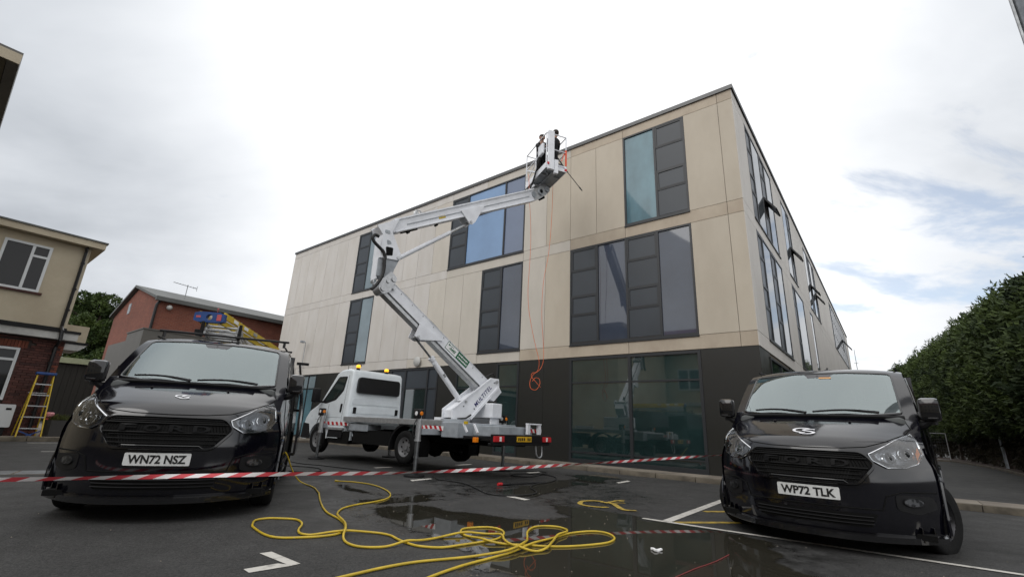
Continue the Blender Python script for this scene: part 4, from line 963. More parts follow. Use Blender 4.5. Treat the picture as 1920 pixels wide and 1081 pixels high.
def edge_at(y):                                             # top edge of the body side: z and half width at y
    P = [vpt(i/6, 1.) for i in range(42, 145)]
    for i in range(len(P)-1):
        if P[i].y <= y <= P[i+1].y: t = (y-P[i].y)/max(1e-6, P[i+1].y-P[i].y); return P[i].z*(1-t)+P[i+1].z*t, P[i].x*(1-t)+P[i+1].x*t
    return (P[0].z, P[0].x) if y < P[0].y else (P[-1].z, P[-1].x)
def side_x(y, z):
    zt, xe = edge_at(y)
    if z < .35: return .985-.03*((.35-z)/.2)**2*(1 if y < 1.2 else .3)
    sm = lambda t: (lambda q: q*q*(3-2*q))(min(1, max(0, t)))
    sh = .930+.045*sm((y-.75)/.9)
    if z <= .75: return .985
    if z <= 1.0 or zt <= 1.02: return .985-(.985-sh)*sm((z-.75)/.25)
    f = min(1, (z-1.0)/max(.05, zt-1.0)); return sh-(sh-xe)*f**1.6
WY = (1.0, 3.93); AR = .405; WZ = .345
def side_bottom(y):
    zb = .22
    for wy in WY:
        if abs(y-wy) < AR: zb = max(zb, WZ+sqrt(AR*AR-(y-wy)**2))
    return zb
def text_on_front(mb, s, cx, cz, w, h, off, bold=0., tilt=None):
    put_text(mb, s, 1., lambda a, b: S(cx+a, cz+b, off), bold, width=w, height=h)
def make_van(label, loc, rz, plate, steer=0., group='black panel vans with silver emblem', emb=(0, 1.135, .17), slide=False, amber=False, rack=False):
    r = empty('panel_van', label, 'van', loc, rz, group)
    mb = MB(); nu = 44; rows = len(VT)
    us = [(-1+2*j/nu) for j in range(nu+1)]; us = [math.copysign(abs(u)**.9, u) for u in us]
    vs = [vpt(min(i/6, 26.999), u) for i in range(rows) for u in us]
    fs = [(i*(nu+1)+j, i*(nu+1)+j+1, (i+1)*(nu+1)+j+1, (i+1)*(nu+1)+j) for i in range(rows-1) for j in range(nu)]
    def inside(x, z): return clip_poly([(x-1e-4, z-1e-4), (x+1e-4, z-1e-4), (x, z+1e-4)], WSK) != []
    WSK = [(-.765, 1.368), (-.5, 1.34), (-.2, 1.33), (.2, 1.33), (.5, 1.34), (.765, 1.368), (.715, 1.79), (.685, 1.806), (.3, 1.83), (-.3, 1.83), (-.685, 1.806), (-.715, 1.79)]
    keepf = []
    for f in fs:
        c = sum((Vector(vs[k]) for k in f), Vector((0, 0, 0)))/4
        if .8 < c.y < 1.75 and 1.3 < c.z < 1.86 and inside(c.x, c.z): continue
        keepf.append(f)
    mb.add(vs, keepf)
    ys = np.unique(np.round(np.concatenate([np.linspace(.62, 1.7, 34), np.linspace(1.7, 4.9, 50), np.linspace(WY[0]-AR, WY[0]+AR, 21), np.linspace(WY[1]-AR, WY[1]+AR, 21), np.linspace(4.9, 4.955, 2)]), 4)); nz_ = 16
    for sx in (-1, 1):
        vs = []; 
        for y in ys:
            zt, xe = edge_at(y); zb = side_bottom(y)
            for k in range(nz_+1): z = zb+(zt-zb)*k/nz_; vs.append((sx*(side_x(y, z) if k < nz_ else xe), y, z))
        fs = [(i*(nz_+1)+k, (i+1)*(nz_+1)+k, (i+1)*(nz_+1)+k+1, i*(nz_+1)+k+1) for i in range(len(ys)-1) for k in range(nz_)]
        mb.add(vs, fs)
        for wy in WY:                                        # rolled arch lips and dark liners
            arc = [(sx*.992, wy+AR*cos(t), WZ+AR*sin(t)) for t in np.linspace(-.30, pi+.30, 26)]
            mb.tube(arc, .018, 6)
    body = mb.build('body', M['paint'], r, True, auto=50)
    mb = MB()
    for sx in (-1, 1):
        for wy in WY:
            a = np.linspace(-.25, pi+.25, 20); vs = []
            for t in a: vs += [(sx*.985, wy+AR*cos(t), WZ+AR*sin(t)), (sx*.62, wy+AR*cos(t), WZ+AR*sin(t))]
            mb.add(vs, [(2*i, 2*i+1, 2*i+3, 2*i+2) for i in range(len(a)-1)])
            mb.add([(sx*.62, wy+AR*cos(t), WZ+AR*sin(t)) for t in a], [tuple(range(len(a)))])
    mb.box(-.9, .9, .35, 4.9, .2, .25); mb.build('underbody', M['under'], r)
    # bumper skirt and splitter
    mb = MB(); c = [vpt(1.0, -1+2*i/40) for i in range(41)]; vs = []
    for i, p in enumerate(c):
        n = Vector((p.x*.9, -1+abs(p.x)*.35, 0)).normalized(); o = p+n*.035
        vs += [(p.x, p.y+.02, .235), (o.x, o.y, .215), (o.x, o.y, .165), (p.x, p.y+.1, .16)]
    mb.add(vs, [(4*i+k, 4*i+4+k, 4*i+5+k, 4*i+1+k) for i in range(40) for k in range(3)])
    for sx in (-1, 1):
        for xx in (.80, .88): q = S(sx*xx, .28, .01); mb.beam((q.x, q.y, .18), (q.x, q.y+.01, .30), .008, .05, (0, 1, 0))
    mb.build('splitter', M['gloss'], r)
    def patch(name, poly, off, m, step=.03, parent=None, thick=0., rr=0., fn=S, mirror=None):
        if rr: poly = round_poly(poly, rr)
        mb = MB(); vs, fs = grid_patch(poly, step, lambda a, b: fn(a, b, off)); mb.add(vs, fs)
        if thick:
            pl_ = poly; n = len(pl_); dens = []
            for i in range(n):
                a, b = pl_[i], pl_[(i+1) % n]; k = max(1, int(hypot(b[0]-a[0], b[1]-a[1])/step))
                dens += [(a[0]+(b[0]-a[0])*j/k, a[1]+(b[1]-a[1])*j/k) for j in range(k)]
            top = [fn(a, b, off) for a, b in dens]; bot = [fn(a, b, off-thick) for a, b in dens]; k = len(dens)
            mb.add(top+bot, [(i, (i+1) % k, k+(i+1) % k, k+i) for i in range(k)])
        return mb.build(name, m, parent or r, True)
    def outline(poly, off, rad, fn=S, step=.03, closed=True, n=6):
        pts = []; k = len(poly)
        for i in range(k if closed else k-1):
            a, b = poly[i], poly[(i+1) % k]; m_ = max(1, int(hypot(b[0]-a[0], b[1]-a[1])/step))
            pts += [fn(a[0]+(b[0]-a[0])*j/m_, a[1]+(b[1]-a[1])*j/m_, off) for j in range(m_)]
        pts.append(fn(*(poly[0] if closed else poly[-1]), off)); mb = MB(); mb.tube(pts, rad, n, not closed); return mb
    # windscreen
    ws = [(-.79, 1.345), (-.55, 1.315), (-.2, 1.303), (.2, 1.303), (.55, 1.315), (.79, 1.345), (.735, 1.80), (.70, 1.826), (.3, 1.852), (-.3, 1.852), (-.70, 1.826), (-.735, 1.80)]
    w = patch('windscreen', ws, .006, M['wglass'], .04)
    k_ = .925; ws2 = [(a*k_+0, 1.578+(b-1.578)*.83) for a, b in ws]; mb = MB(); nn = len(ws); P1 = []; P2 = []
    for i in range(nn):
        for t in np.linspace(0, 1, 9)[:-1]:
            a, b = ws[i], ws[(i+1) % nn]; c, d = ws2[i], ws2[(i+1) % nn]; P1.append(S(a[0]+(b[0]-a[0])*t, a[1]+(b[1]-a[1])*t, .0045)); P2.append(S(c[0]+(d[0]-c[0])*t, c[1]+(d[1]-c[1])*t, .0045))
    K = len(P1); mb.add(P1+P2, [(i, (i+1) % K, K+(i+1) % K, K+i) for i in range(K)]); mb.build('windscreen_border', M['lampdark'], w, True)
    mb = MB(); mb.bbox(-.82, .82, .90, 1.42, 1.05, 1.30, .05); mb.bbox(-.70, -.2 if False else -.1, 1.02, 1.30, 1.28, 1.33, .02); mb.build('dashboard', M['dash'], r, True)
    for x0 in (-.46, .18, .52):
        mb = MB(); mb.bbox(x0-.22, x0+.22, 2.0, 2.14, .75, 1.50, .06); mb.bbox(x0-.12, x0+.12, 2.03, 2.12, 1.53, 1.70, .04); mb.bbox(x0-.22, x0+.22, 1.55, 2.05, .72, .86, .05); mb.tube([(x0-.05, 2.07, 1.48), (x0-.05, 2.07, 1.56)], .01, 5); mb.build('seat', M['seat'], r, True)
    mb = MB(); mb.tube([(-.42+.19*cos(t), 1.45-.06*sin(t), 1.22+.17*sin(t)) for t in np.linspace(0, 2*pi, 25)], .014, 6); mb.tube([(-.42, 1.45, 1.22), (-.42, 1.30, 1.12)], .03, 6); mb.build('steering_wheel', M['trim'], r, True)
    mb = MB(); mb.box(-.9, .9, 2.30, 2.34, .5, 1.86); mb.box(-.9, .9, .95, 2.3, .48, .5); mb.build('bulkhead', M['seat'], r)
    mb = MB(); mb.bbox(-.12, .14, 1.50, 1.53, 1.70, 1.77, .01); mb.tube([(0, 1.5, 1.77), (0, 1.5, 1.83)], .01, 5); mb.build('rear_view_mirror', M['trim'], r, True)
    mb = MB(); q = [S(x, 1.40, -.10) for x in (-.15, .08)]; mb.add([(.30, 1.0, 1.312), (.52, 1.0, 1.312), (.52, 1.12, 1.316), (.30, 1.12, 1.316)], [(0, 1, 2, 3)]); mb.build('papers', M['stripe_w'], r, fixn=False)
    outline(round_poly(ws, .02), .004, .012).build('windscreen_seal', M['gloss'], w, True)
    patch('mirror_mount', [(-.16, 1.855), (.18, 1.855), (.12, 1.79), (-.10, 1.79)], .007, mat('shaded_glass', (.05, .05, .055), .15), .03, w)
    if amber: patch('sticker', [(.02, 1.795), (.15, 1.793), (.15, 1.775), (.02, 1.777)], .0095, mat('orange_sticker', (.6, .3, .1), .5), .03, w)
    mb = MB()                                               # cowl and wipers
    cw = [S(x, 1.292-.0*abs(x), .012) for x in np.linspace(-.80, .80, 30)]; mb.tube(cw, .022, 6); mb.build('cowl', M['trim'], r, True)
    for a, b in (((-.06, 1.31), (-.62, 1.338)), ((.60, 1.325), (.0, 1.318))):
        mb = MB(); p = [S(a[0]+(b[0]-a[0])*t, a[1]+(b[1]-a[1])*t+.02*sin(pi*t), .035) for t in np.linspace(0, 1, 9)]; mb.tube(p, .011, 5); mb.tube([Vector(p[0])+Vector((0, -.03, -.01)), p[4]], .01, 5); mb.build('wiper', M['trim'], r)
    # bonnet shut line, jets, emblem
    bl = [(-.80, 1.27), (-.845, 1.18), (-.80, 1.12), (-.64, 1.035), (-.50, .985), (-.30, .965), (0, .96), (.30, .965), (.50, .985), (.64, 1.035), (.80, 1.12), (.845, 1.18), (.80, 1.27)]
    outline(bl, .0, .005, closed=False, n=4).build('bonnet_gap', M['under'], r)
    for x in (-.36, .36): q = S(x, 1.225, .004); mb = MB(); mb.sphere((q.x, q.y, q.z+.004), .016, 8, (1, .8, .5)); mb.build('washer_jet', M['trim'], r, True)
    ex, ez, es = emb
    mb = MB()
    def stroke(pts, wd, lift):
        P = catmull([(a, b, 0) for a, b in pts], 7); L_ = len(P); vs = []
        for i, p in enumerate(P):
            d = (P[min(i+1, L_-1)]-P[max(i-1, 0)]).normalized(); n = Vector((-d.y, d.x, 0)); ww = wd*(.45+.55*sin(pi*min(1, max(.0, i/(L_-1)))))
            for sgn in (1, -1): q = p+n*ww*sgn*.5; vs.append(S(ex+q.x*es, ez+q.y*es*.30, lift))
        mb.add(vs, [(2*i, 2*i+1, 2*i+3, 2*i+2) for i in range(L_-1)])
    stroke([(.33, .30), (.2, .46), (-.1, .52), (-.42, .38), (-.52, .1), (-.4, -.18), (-.1, -.34), (.12, -.32)], .17, .004)
    stroke([(.56, .18), (.5, .30), (.2, .30), (.0, .16), (.08, .0), (.4, -.14), (.58, -.32), (.44, -.56), (.1, -.62), (-.12, -.5), (-.14, -.42)], .17, .0055)
    mb.build('emblem', M['emblem'], r, fixn=False)
    # grille
    gp = [(-.45, .93), (.45, .93), (.54, .825), (.40, .655), (-.40, .655), (-.54, .825)]
    g = patch('grille', gp, .010, M['mesh'], .04, thick=.02, rr=.03)
    outline(round_poly([(a*1.02, .80+(b-.80)*1.03) for a, b in gp], .05), .012, .019).build('grille_surround', M['gloss'], g, True)
    mb = MB()
    for z in (.695, .73, .765): mb.tube([S(x, z, .022) for x in np.linspace(-.44, .44, 24)], .0045, 4)
    for z in (.89, .91): mb.tube([S(x, z, .022) for x in np.linspace(-.46, .46, 24)], .0045, 4)
    for i in range(40): x = -.50+i*.0256; mb.tube([S(x*.86, .67, .018), S(x, .80, .018), S(x*.9, .915, .018)], .0035, 3)
    mb.build('grille_bars', M['gmatte'], g)
    for z in (.872, .788): mb = MB(); mb.tube([S(x, z, .024) for x in np.linspace(-.49, .49, 26)], .008, 6); mb.build('grille_bar', M['gmatte'], g, True)
    outline([(-.30, .675), (.30, .675), (.33, .655), (-.33, .655)], .03, .006).build('lower_grille_trim', M['gloss'], g, True)
    mb = MB()
    for ch, cx in zip('FORD', (-.29, -.10, .10, .29)):
        for k in range(4): text_on_front(mb, ch, cx, .828, .135, .058, .034+.002*k, .03)
    mb.build('grille_lettering', M['gletter'], g, fixn=False)['kind'] = 'stuff'
    # lower intake, fog lamps, seams
    patch('lower_intake', [(-.52, .40), (.52, .40), (.46, .285), (-.46, .285)], .004, M['mesh'], .05, rr=.02)
    mb = MB()
    for z in (.31, .34, .37): mb.tube([S(x, z, .010) for x in np.linspace(-.48, .48, 20)], .006, 4)
    mb.build('intake_slats', M['trim'], r)
    outline([(-.95, .60), (-.72, .60), (-.60, .56), (-.56, .44), (.56, .44), (.60, .56), (.72, .60), (.95, .60)], .002, .006, closed=False).build('bumper_seam', M['under'], r)
    for sx in (-1, 1):
        pl_ = [(sx*.66, .575), (sx*.92, .565), (sx*.94, .46), (sx*.80, .41), (sx*.66, .45)]
        h = patch('fog_lamp', pl_, .006, M['trim'], .03, thick=.01, rr=.03)
        patch('fog_lens', [(sx*(.775+.065*cos(t)), .515+.033*sin(t)) for t in np.linspace(0, 2*pi, 17)[:-1]], .016, M['reflector'], .02, h, thick=.012)
        outline([(sx*(.775+.07*cos(t)), .515+.037*sin(t)) for t in np.linspace(0, 2*pi, 17)[:-1]], .015, .004).build('fog_ring', M['trim'], h, True)
    # head lamps
    for sx in (-1, 1):
        hl = [(.512, .915), (.535, .865), (.635, .805), (.76, .812), (.85, .85), (.893, .935), (.872, 1.035), (.828, 1.108), (.775, 1.085), (.65, 1.0)]
        hl = [(sx*a, b) for a, b in hl]
        cx = sum(a for a, b in hl)/len(hl); cz = sum(b for a, b in hl)/len(hl)
        h = patch('headlight', hl, .004, M['lampdark'], .025, thick=.006)
        outline(hl, .012, .0075).build('lamp_rim', M['chrome'], h, True)
        def inner(k, dx=0, dz=0): return [(cx+(a-cx)*k+dx, cz+(b-cz)*k+dz) for a, b in hl]
        patch('reflector', inner(.82), .008, M['reflector'], .022, h)
        def ring(px, pz, rad, off, tube_r, m, nm):
            mb = MB(); P = [S(px+rad*cos(t), pz+rad*sin(t), off) for t in np.linspace(0, 2*pi, 21)]; mb.tube(P, tube_r, 6); mb.build(nm, m, h, True)
        ring(sx*.65, .885, .046, .020, .006, M['chrome'], 'lamp_ring'); ring(sx*.77, .93, .052, .020, .007, M['chrome'], 'lamp_ring')
        for px, pz, rd in ((sx*.65, .885, .034), (sx*.77, .93, .041)):
            q = S(px, pz, .012); mb = MB(); mb.sphere(tuple(q), rd, 12, (1, .45, 1)); mb.build('projector', M['sideglass'], h, True)
        outline([(sx*.55, .905), (sx*.65, .975), (sx*.77, 1.04), (sx*.835, 1.06)], .018, .007, closed=False).build('running_light', M['reflector'], h, True)
        patch('indicator', [(sx*.82, .855), (sx*.848, .865), (sx*.878, .94), (sx*.858, 1.03), (sx*.832, 1.03), (sx*.845, .935)], .014, M['amber'] if (amber and sx > 0) else M['reflector'], .02, h)
        patch('lamp_lens', hl, .030, M['lens'], .03, h, thick=.024)
    # number plate
    p = patch('number_plate', [(-.26, .498), (.26, .498), (.26, .609), (-.26, .609)], .016, M['plate'], .06, thick=.012, rr=.012)
    mb = MB(); text_on_front(mb, plate, 0, .553, .455, .078, .0185, .034); mb.build('plate_lettering', M['ink'], p, fixn=False)
    # door glass, mirrors, handles, seams
    for sx in (-1, 1):
        sf = lambda a, b, off, sx=sx: Vector((sx*(side_x(a, b)+off), a, b))
        dg = [(1.28, 1.30), (2.10, 1.27), (2.12, 1.80), (1.86, 1.80), (1.66, 1.70), (1.36, 1.44)]
        q = patch('side_window', dg, .004, M['sideglass'], .08, fn=sf)
        outline(dg, .004, .010, fn=sf).build('window_seal', M['gloss'], q, True)
        outline([(1.18, 1.33), (1.34, 1.30), (1.30, 1.48)], .006, .008, fn=sf, closed=False).build('quarter_trim', M['trim'], q, True)
        outline([(1.16, 1.34), (1.18, .95), (1.42, .50), (1.45, .27), (2.16, .27), (2.18, 1.84), (1.9, 1.86)], .0, .005, fn=sf, closed=False, n=4).build('door_gap', M['under'], r)
        outline([(2.2, .27), (2.2, 1.84)], .0, .005, fn=sf, closed=False, n=4).build('door_gap', M['under'], r)
        outline([(.64, .62), (1.4, .64)], .004, .006, fn=sf, closed=False, n=4).build('bumper_seam', M['under'], r)

        o = outline([(1.48, .40), (3.48, .40)], .004, .028, fn=sf, closed=False); o.build('rubbing_strip', M['trim'], r, True)
        mb = MB(); hq = sf(1.95, 1.02, .012); mb.bbox(min(hq.x, hq.x+sx*.03), max(hq.x, hq.x+sx*.03), 1.85, 2.07, 1.0, 1.04, .008); mb.build('door_handle', M['trim'], r, True)
        m_ = MB()
        X0 = sx*1.02
        m_.bbox(min(X0-sx*.085, X0+sx*.095), max(X0-sx*.085, X0+sx*.095), 1.04, 1.17, 1.27, 1.51, .04)
        mo = m_.build('wing_mirror', M['gloss'], r, True)
        m_ = MB(); m_.tube([(sx*.90, 1.14, 1.22), (sx*.96, 1.12, 1.23), (sx*1.02, 1.10, 1.275)], [.04, .034, .032], 8); m_.beam((sx*.90, 1.16, 1.245), (sx*1.06, 1.10, 1.258), .06, .04); m_.build('mirror_arm', M['trim'], mo, True)
        m_ = MB(); m_.bbox(min(X0-sx*.07, X0+sx*.08), max(X0-sx*.07, X0+sx*.08), 1.171, 1.176, 1.29, 1.49, .002); m_.build('mirror_glass', M['chrome'], mo)
        m_ = MB(); m_.bbox(min(sx*1.0, sx*1.08), max(sx*1.0, sx*1.08), 1.035, 1.045, 1.295, 1.307, .003); m_.build('mirror_indicator', M['lampdark'], mo)
        # wheels
        for wi, wy in enumerate(WY):
            wh = bpy.data.objects.new('wheel', None); col.objects.link(wh); wh.parent = r; wh.location = (sx*.868, wy, .338); wh.rotation_euler = (0, 0, steer if wi == 0 else 0)
            t_ = MB(); R_ = .338
            prof = [(.205, -.10), (.25, -.108), (.30, -.115), (.325, -.10), (R_, -.07), (R_, -.02), (R_-.008, -.017), (R_-.008, -.012), (R_, -.009), (R_, .009), (R_-.008, .012), (R_-.008, .017), (R_, .02), (R_, .07), (.325, .10), (.30, .115), (.25, .108), (.205, .10)]
            t_.lathe(prof, 40, lambda rr_, t, a: (a, rr_*cos(t), rr_*sin(t)), True); t_.build('tyre', M['rubber'], wh, True)
            t_ = MB(); t_.lathe([(.001, sx*.035), (.05, sx*.045), (.06, sx*.03), (.19, sx*.055), (.207, sx*.10), (.214, sx*.10), (.205, sx*.04), (.19, -sx*.09)], 32, lambda rr_, t, a: (a, rr_*cos(t), rr_*sin(t)))
            for k in range(10): t = 2*pi*k/10; t_.beam((sx*.05, .05*cos(t), .05*sin(t)), (sx*.072, .195*cos(t), .195*sin(t)), .02, .032, (0, -sin(t), cos(t)))
            t_.build('rim', M['alloy'], wh, True)
    mb = MB(); mb.tube([(0, 2.3, 1.97), (0, 2.42, 2.03), (0, 2.5, 2.04)], [.02, .012, .004], 6); mb.sphere((0, 2.3, 1.975), .03, 8); mb.build('roof_aerial', M['trim'], r, True)
    for sx in (-1, 1):
        mb = MB(); mb.tube([(sx*.77, y, 1.935+.02*min(1, (y-1.9)/.5)) for y in (1.9, 2.4, 3.4, 4.8)], .012, 6); mb.build('roof_seam', M['trim'], r, True)
    if slide:
        mb = MB(); vs = []
        Y = np.linspace(3.05, 4.35, 14); Z = np.linspace(.42, 1.84, 14)
        for o in (0, .035):
            vs += [(side_x(y, z)+.085+o, y, z) for y in Y for z in Z]
        n = 14; fs = [(o*n*n+i*n+k, o*n*n+(i+1)*n+k, o*n*n+(i+1)*n+k+1, o*n*n+i*n+k+1) for o in (0, 1) for i in range(n-1) for k in range(n-1)]
        rim_ = [i*n for i in range(n)]+[(n-1)*n+k for k in range(1, n)]+[i*n+n-1 for i in range(n-2, -1, -1)]+[k for k in range(n-2, 0, -1)]
        fs += [(rim_[i], rim_[(i+1) % len(rim_)], rim_[(i+1) % len(rim_)]+n*n, rim_[i]+n*n) for i in range(len(rim_))]
        mb.add(vs, fs); mb.build('sliding_door', M['paint'], r, True)
        mb = MB(); vs = [(side_x(y, z)+.003, y, z) for y in np.linspace(2.26, 3.3, 8) for z in np.linspace(.34, 1.8, 8)]
        mb.add(vs, [(i*8+k, (i+1)*8+k, (i+1)*8+k+1, i*8+k+1) for i in range(7) for k in range(7)]); mb.build('door_opening', M['under'], r)
        for y, z in ((3.1, 1.86), (3.1, .42), (3.2, 1.1)): MB().box(.9, 1.09, y, y+.06, z-.02, z+.02).build('door_bracket', M['trim'], r)
    return r
VAN1 = make_van('black panel van at the left with WN72 NSZ plate and ladders on its roof', (-3.247, 4.638, 0), .3822, 'WN72 NSZ', steer=.02, emb=(0.0, 1.14, .112), slide=True)
VAN2 = make_van('black panel van at the right with WP72 TLK plate and front wheels turned', (2.99, 4.868, -.035), -.7345, 'WP72 TLK', steer=-.42, emb=(-.02, 1.118, .172), amber=True)

# roof rack, ladder stack and folded stepladder on the left van
def put_on(van, name, label, cat, loc=(0, 0, 0), rz=0.):
    m_ = Matrix.Translation(van.location) @ Matrix.Rotation(van.rotation_euler.z, 4, 'Z') @ Matrix.Translation(Vector(loc)) @ Matrix.Rotation(rz, 4, 'Z')
    o = empty(name, label, cat); o.matrix_world = m_; o.location = m_.to_translation(); o.rotation_euler = m_.to_euler(); return o
for y in (2.0, 3.1, 4.3):
    mb = MB(); mb.bbox(-.80, .80, y-.02, y+.02, 2.02, 2.05, .008)
    for sx in (-1, 1): mb.tube([(sx*.74, y, 1.95), (sx*.74, y, 2.03)], .02, 6)
    mb.build('roof_bar', M['blackplastic'], VAN1)
la = put_on(VAN1, 'extension_ladder', 'silver extension ladder sections stacked on the roof bars of the left van', 'ladder', (-.12, 2.15, 2.055), .05)
for k in range(3):
    for sx in (-1, 1): MB().bbox(sx*.20-.015, sx*.20+.015, 0+.04*k, 2.6, .065*k, .065*k+.055, .006).build('ladder_rail', M['alu'], la)
    for i in range(9): mb = MB(); mb.tube([(-.19, .12+.04*k+i*.28, .065*k+.03), (.19, .12+.04*k+i*.28, .065*k+.03)], .016, 6); mb.build('rung', M['alu'], la)
for sx in (-1, 1): MB().bbox(sx*.235-.02, sx*.235+.02, -.03, .05, -.03, .19, .01).build('end_foot', M['trim'], la)
MB().bbox(-.32, -.25, .0, .16, -.01, .07, .01).build('clamp', M['trim'], la)
sl = put_on(VAN1, 'folded_stepladder', 'yellow folded stepladder with blue top lying on the van roof', 'ladder', (-.29, 2.14, 2.26), -.21)
def slp(y): return .10-.055*y
for sx in (-1, 1):
    mb = MB(); mb.beam((sx*.16, .05, slp(.05)), (sx*.24, 2.5, slp(2.5)-.0), .03, .085); mb.build('front_rail', M['yellow'], sl)
    mb = MB(); mb.beam((sx*.135, .05, slp(.05)-.095), (sx*.2, 2.3, slp(2.3)-.09), .025, .07); mb.build('rear_rail', M['yellow'], sl)
    if sx > 0:
        for y, m_ in ((.35, 'stripe_w'), (.75, 'stripe_w'), (1.15, 'alu')): mb = MB(); mb.beam((sx*(.16+.033*y)+.017, y, slp(y)), (sx*(.16+.033*(y+.16))+.017, y+.16, slp(y+.16)), .003, .05); mb.build('sticker', M[m_], sl)
for i in range(6): y = .35+i*.34; mb = MB(); mb.beam((-.15-.03*y, y, slp(y)+.03), (.15+.03*y, y, slp(y)+.03), .02, .07); mb.build('tread', M['alu'], sl)
# blue cap: plate with a round hole, standing upright
mb = MB(); n = 24; ow, oh, hr = .20, .075, .042
def rect(t): c_, s_ = cos(t), sin(t); k = min(ow/abs(c_) if abs(c_) > 1e-6 else 9, oh/abs(s_) if abs(s_) > 1e-6 else 9); return c_*k, s_*k
ts = [2*pi*i/n for i in range(n)]
for y0 in (-.03,):
    A_ = [(hr*cos(t), y0, .045+hr*sin(t)) for t in ts]; B_ = [(rect(t)[0], y0, .045+rect(t)[1]) for t in ts]; A2 = [(a, .05, c) for a, b, c in A_]; B2 = [(a, .05, c) for a, b, c in B_]
    mb.add(A_+B_+A2+B2, [f for i in range(n) for j in [(i+1) % n] for f in ((i, j, n+j, n+i), (2*n+i, 3*n+i, 3*n+j, 2*n+j), (i, 2*n+i, 2*n+j, j), (n+i, n+j, 3*n+j, 3*n+i))])
mb.build('top_cap', M['blue'], sl)
mb = MB(); mb.bbox(.10, .16, -.034, -.031, .0, .09, .001); mb.bbox(-.17, -.11, -.034, -.031, .03, .06, .001); mb.build('label_print', M['pink'], sl)
mb = MB(); mb.tube([(.08, 0, .12), (.08, 0, .17)], .004, 5); mb.sphere((.08, 0, .175), .014, 8); mb.build('pin', M['pink'], sl)
# ------------------------------------------------------------------ white cherry picker truck on its jacks
TK = .925
tk = empty('cherry_picker_truck', 'white cherry picker truck on jacks with its folding boom raised to the roof', 'truck', (-1.606, 11.31, 0), FRZ)
tk.scale = (TK, TK, TK)
TM = Matrix.Translation(Vector((-1.606, 11.31, 0))) @ Matrix.Rotation(FRZ, 4, 'Z') @ Matrix.Scale(TK, 4); TMI = TM.inverted()
hw = lambda z: .985-.062*(z-.5)
cab = [(2.68, .78), (2.68, 2.36), (2.74, 2.45), (2.95, 2.49), (3.30, 2.46), (3.50, 2.37), (4.12, 1.55), (4.28, 1.46), (4.62, 1.30), (4.78, 1.10), (4.84, .85), (4.84, .50), (4.52, .50)]
arc = [(3.93+.47*cos(t), .50+.47*sin(t)) for t in np.linspace(.1, pi-.1, 10)]
cab += arc+[(3.40, .58), (2.90, .58)]
bm_ = bmesh.new(); vl_ = [bm_.verts.new((x, sgn*hw(z), z)) for sgn in (-1, 1) for x, z in cab]; n = len(cab)
bm_.faces.new(vl_[:n][::-1]); bm_.faces.new(vl_[n:])
for i in range(n): bm_.faces.new((vl_[i], vl_[(i+1) % n], vl_[n+(i+1) % n], vl_[n+i]))
bmesh.ops.recalc_face_normals(bm_, faces=bm_.faces)
eg = [e for e in bm_.edges if abs(e.verts[0].co.y-e.verts[1].co.y) < .2 and (e.verts[0].co.y*e.verts[1].co.y) > 0 and min(v.co.z for v in e.verts) > .76 and not (abs(e.verts[0].co.x-3.93) < .5 and max(v.co.z for v in e.verts) < 1.0)]
bmesh.ops.bevel(bm_, geom=eg, offset=.075, segments=4, affect='EDGES', profile=.55)
bmesh.ops.triangulate(bm_, faces=[f for f in bm_.faces if len(f.verts) > 6])
cb = MB().bm(bm_).build('cab', M['white'], tk, True, auto=35)
def side_patch(name, poly, off, m, par=tk, thick=.01):
    for sy in (1, -1):
        mb = MB(); vs = [Vector((a, sy*(hw(b)+off), b)) for a, b in poly]+[Vector((a, sy*(hw(b)+off-thick), b)) for a, b in poly]; k = len(poly)
        mb.add(vs, [tuple(range(k)), tuple(range(k, 2*k))[::-1]]+[(i, (i+1) % k, k+(i+1) % k, k+i) for i in range(k)]); mb.build(name, m, par)
gl_ = mat('cab_glass', (.028, .040, .038), .04, ior=1.5, var=.4, vscale=2)
side_patch('side_window', round_poly([(2.93, 2.26), (3.36, 2.26), (4.02, 1.53), (3.80, 1.50), (3.32, 1.60), (3.0, 1.86)], .05), .005, M['trim'])
side_patch('side_glass', round_poly([(2.98, 2.22), (3.33, 2.22), (3.86, 1.60), (3.78, 1.56), (3.35, 1.66), (3.05, 1.90)], .05), .008, gl_, thick=.002)
side_patch('door_handle', round_poly([(2.93, 1.27), (3.0, 1.27), (3.0, 1.50), (2.93, 1.50)], .03), .02, M['trim'], thick=.02)
side_patch('sill_step', [(2.68, .80), (3.45, .80), (3.45, .86), (2.68, .86)], .03, M['alu'], thick=.06)
side_patch('lower_skirt', [(2.70, .60), (3.42, .60), (3.40, .795), (2.70, .795)], .004, M['trim'])
side_patch('bumper', [(4.30, .52), (4.82, .52), (4.82, .95), (4.50, .92)], .006, M['trim'])
side_patch('door_gap', [(2.86, .9), (2.87, .9), (2.87, 2.3), (2.86, 2.3)], .001, M['under'], thick=.003)
def hazard(name, x0, x1, z0, z1, yo, par=tk, nrm='y', n=6):
    mb = MB(); w = (x1-x0)/(2*n)
    P = lambda a, b, o=0: (a, yo+o, b) if nrm == 'y' else (yo+o, a, b)
    mb.cur = 0; mb.add([P(x0, z0), P(x1, z0), P(x1, z1), P(x0, z1)], [(0, 1, 2, 3)])
    s_ = .6*(z1-z0); e = .003 if yo > 0 else -.003
    mb.cur = 1
    for i in range(n): a = x0+w*(2*i+.4); mb.add([P(a, z0, e), P(min(a+w, x1-s_), z0, e), P(min(a+w+s_, x1), z1, e), P(a+s_, z1, e)], [(0, 1, 2, 3)])
    return mb.build(name, [M['stripe_w'], M['red']], par, fixn=False)
hazard('hazard_strip', 2.45, 3.74, .92, 1.01, hw(.97)+.012)
hazard('hazard_strip', -1.33, -.42, .93, 1.03, 1.045)
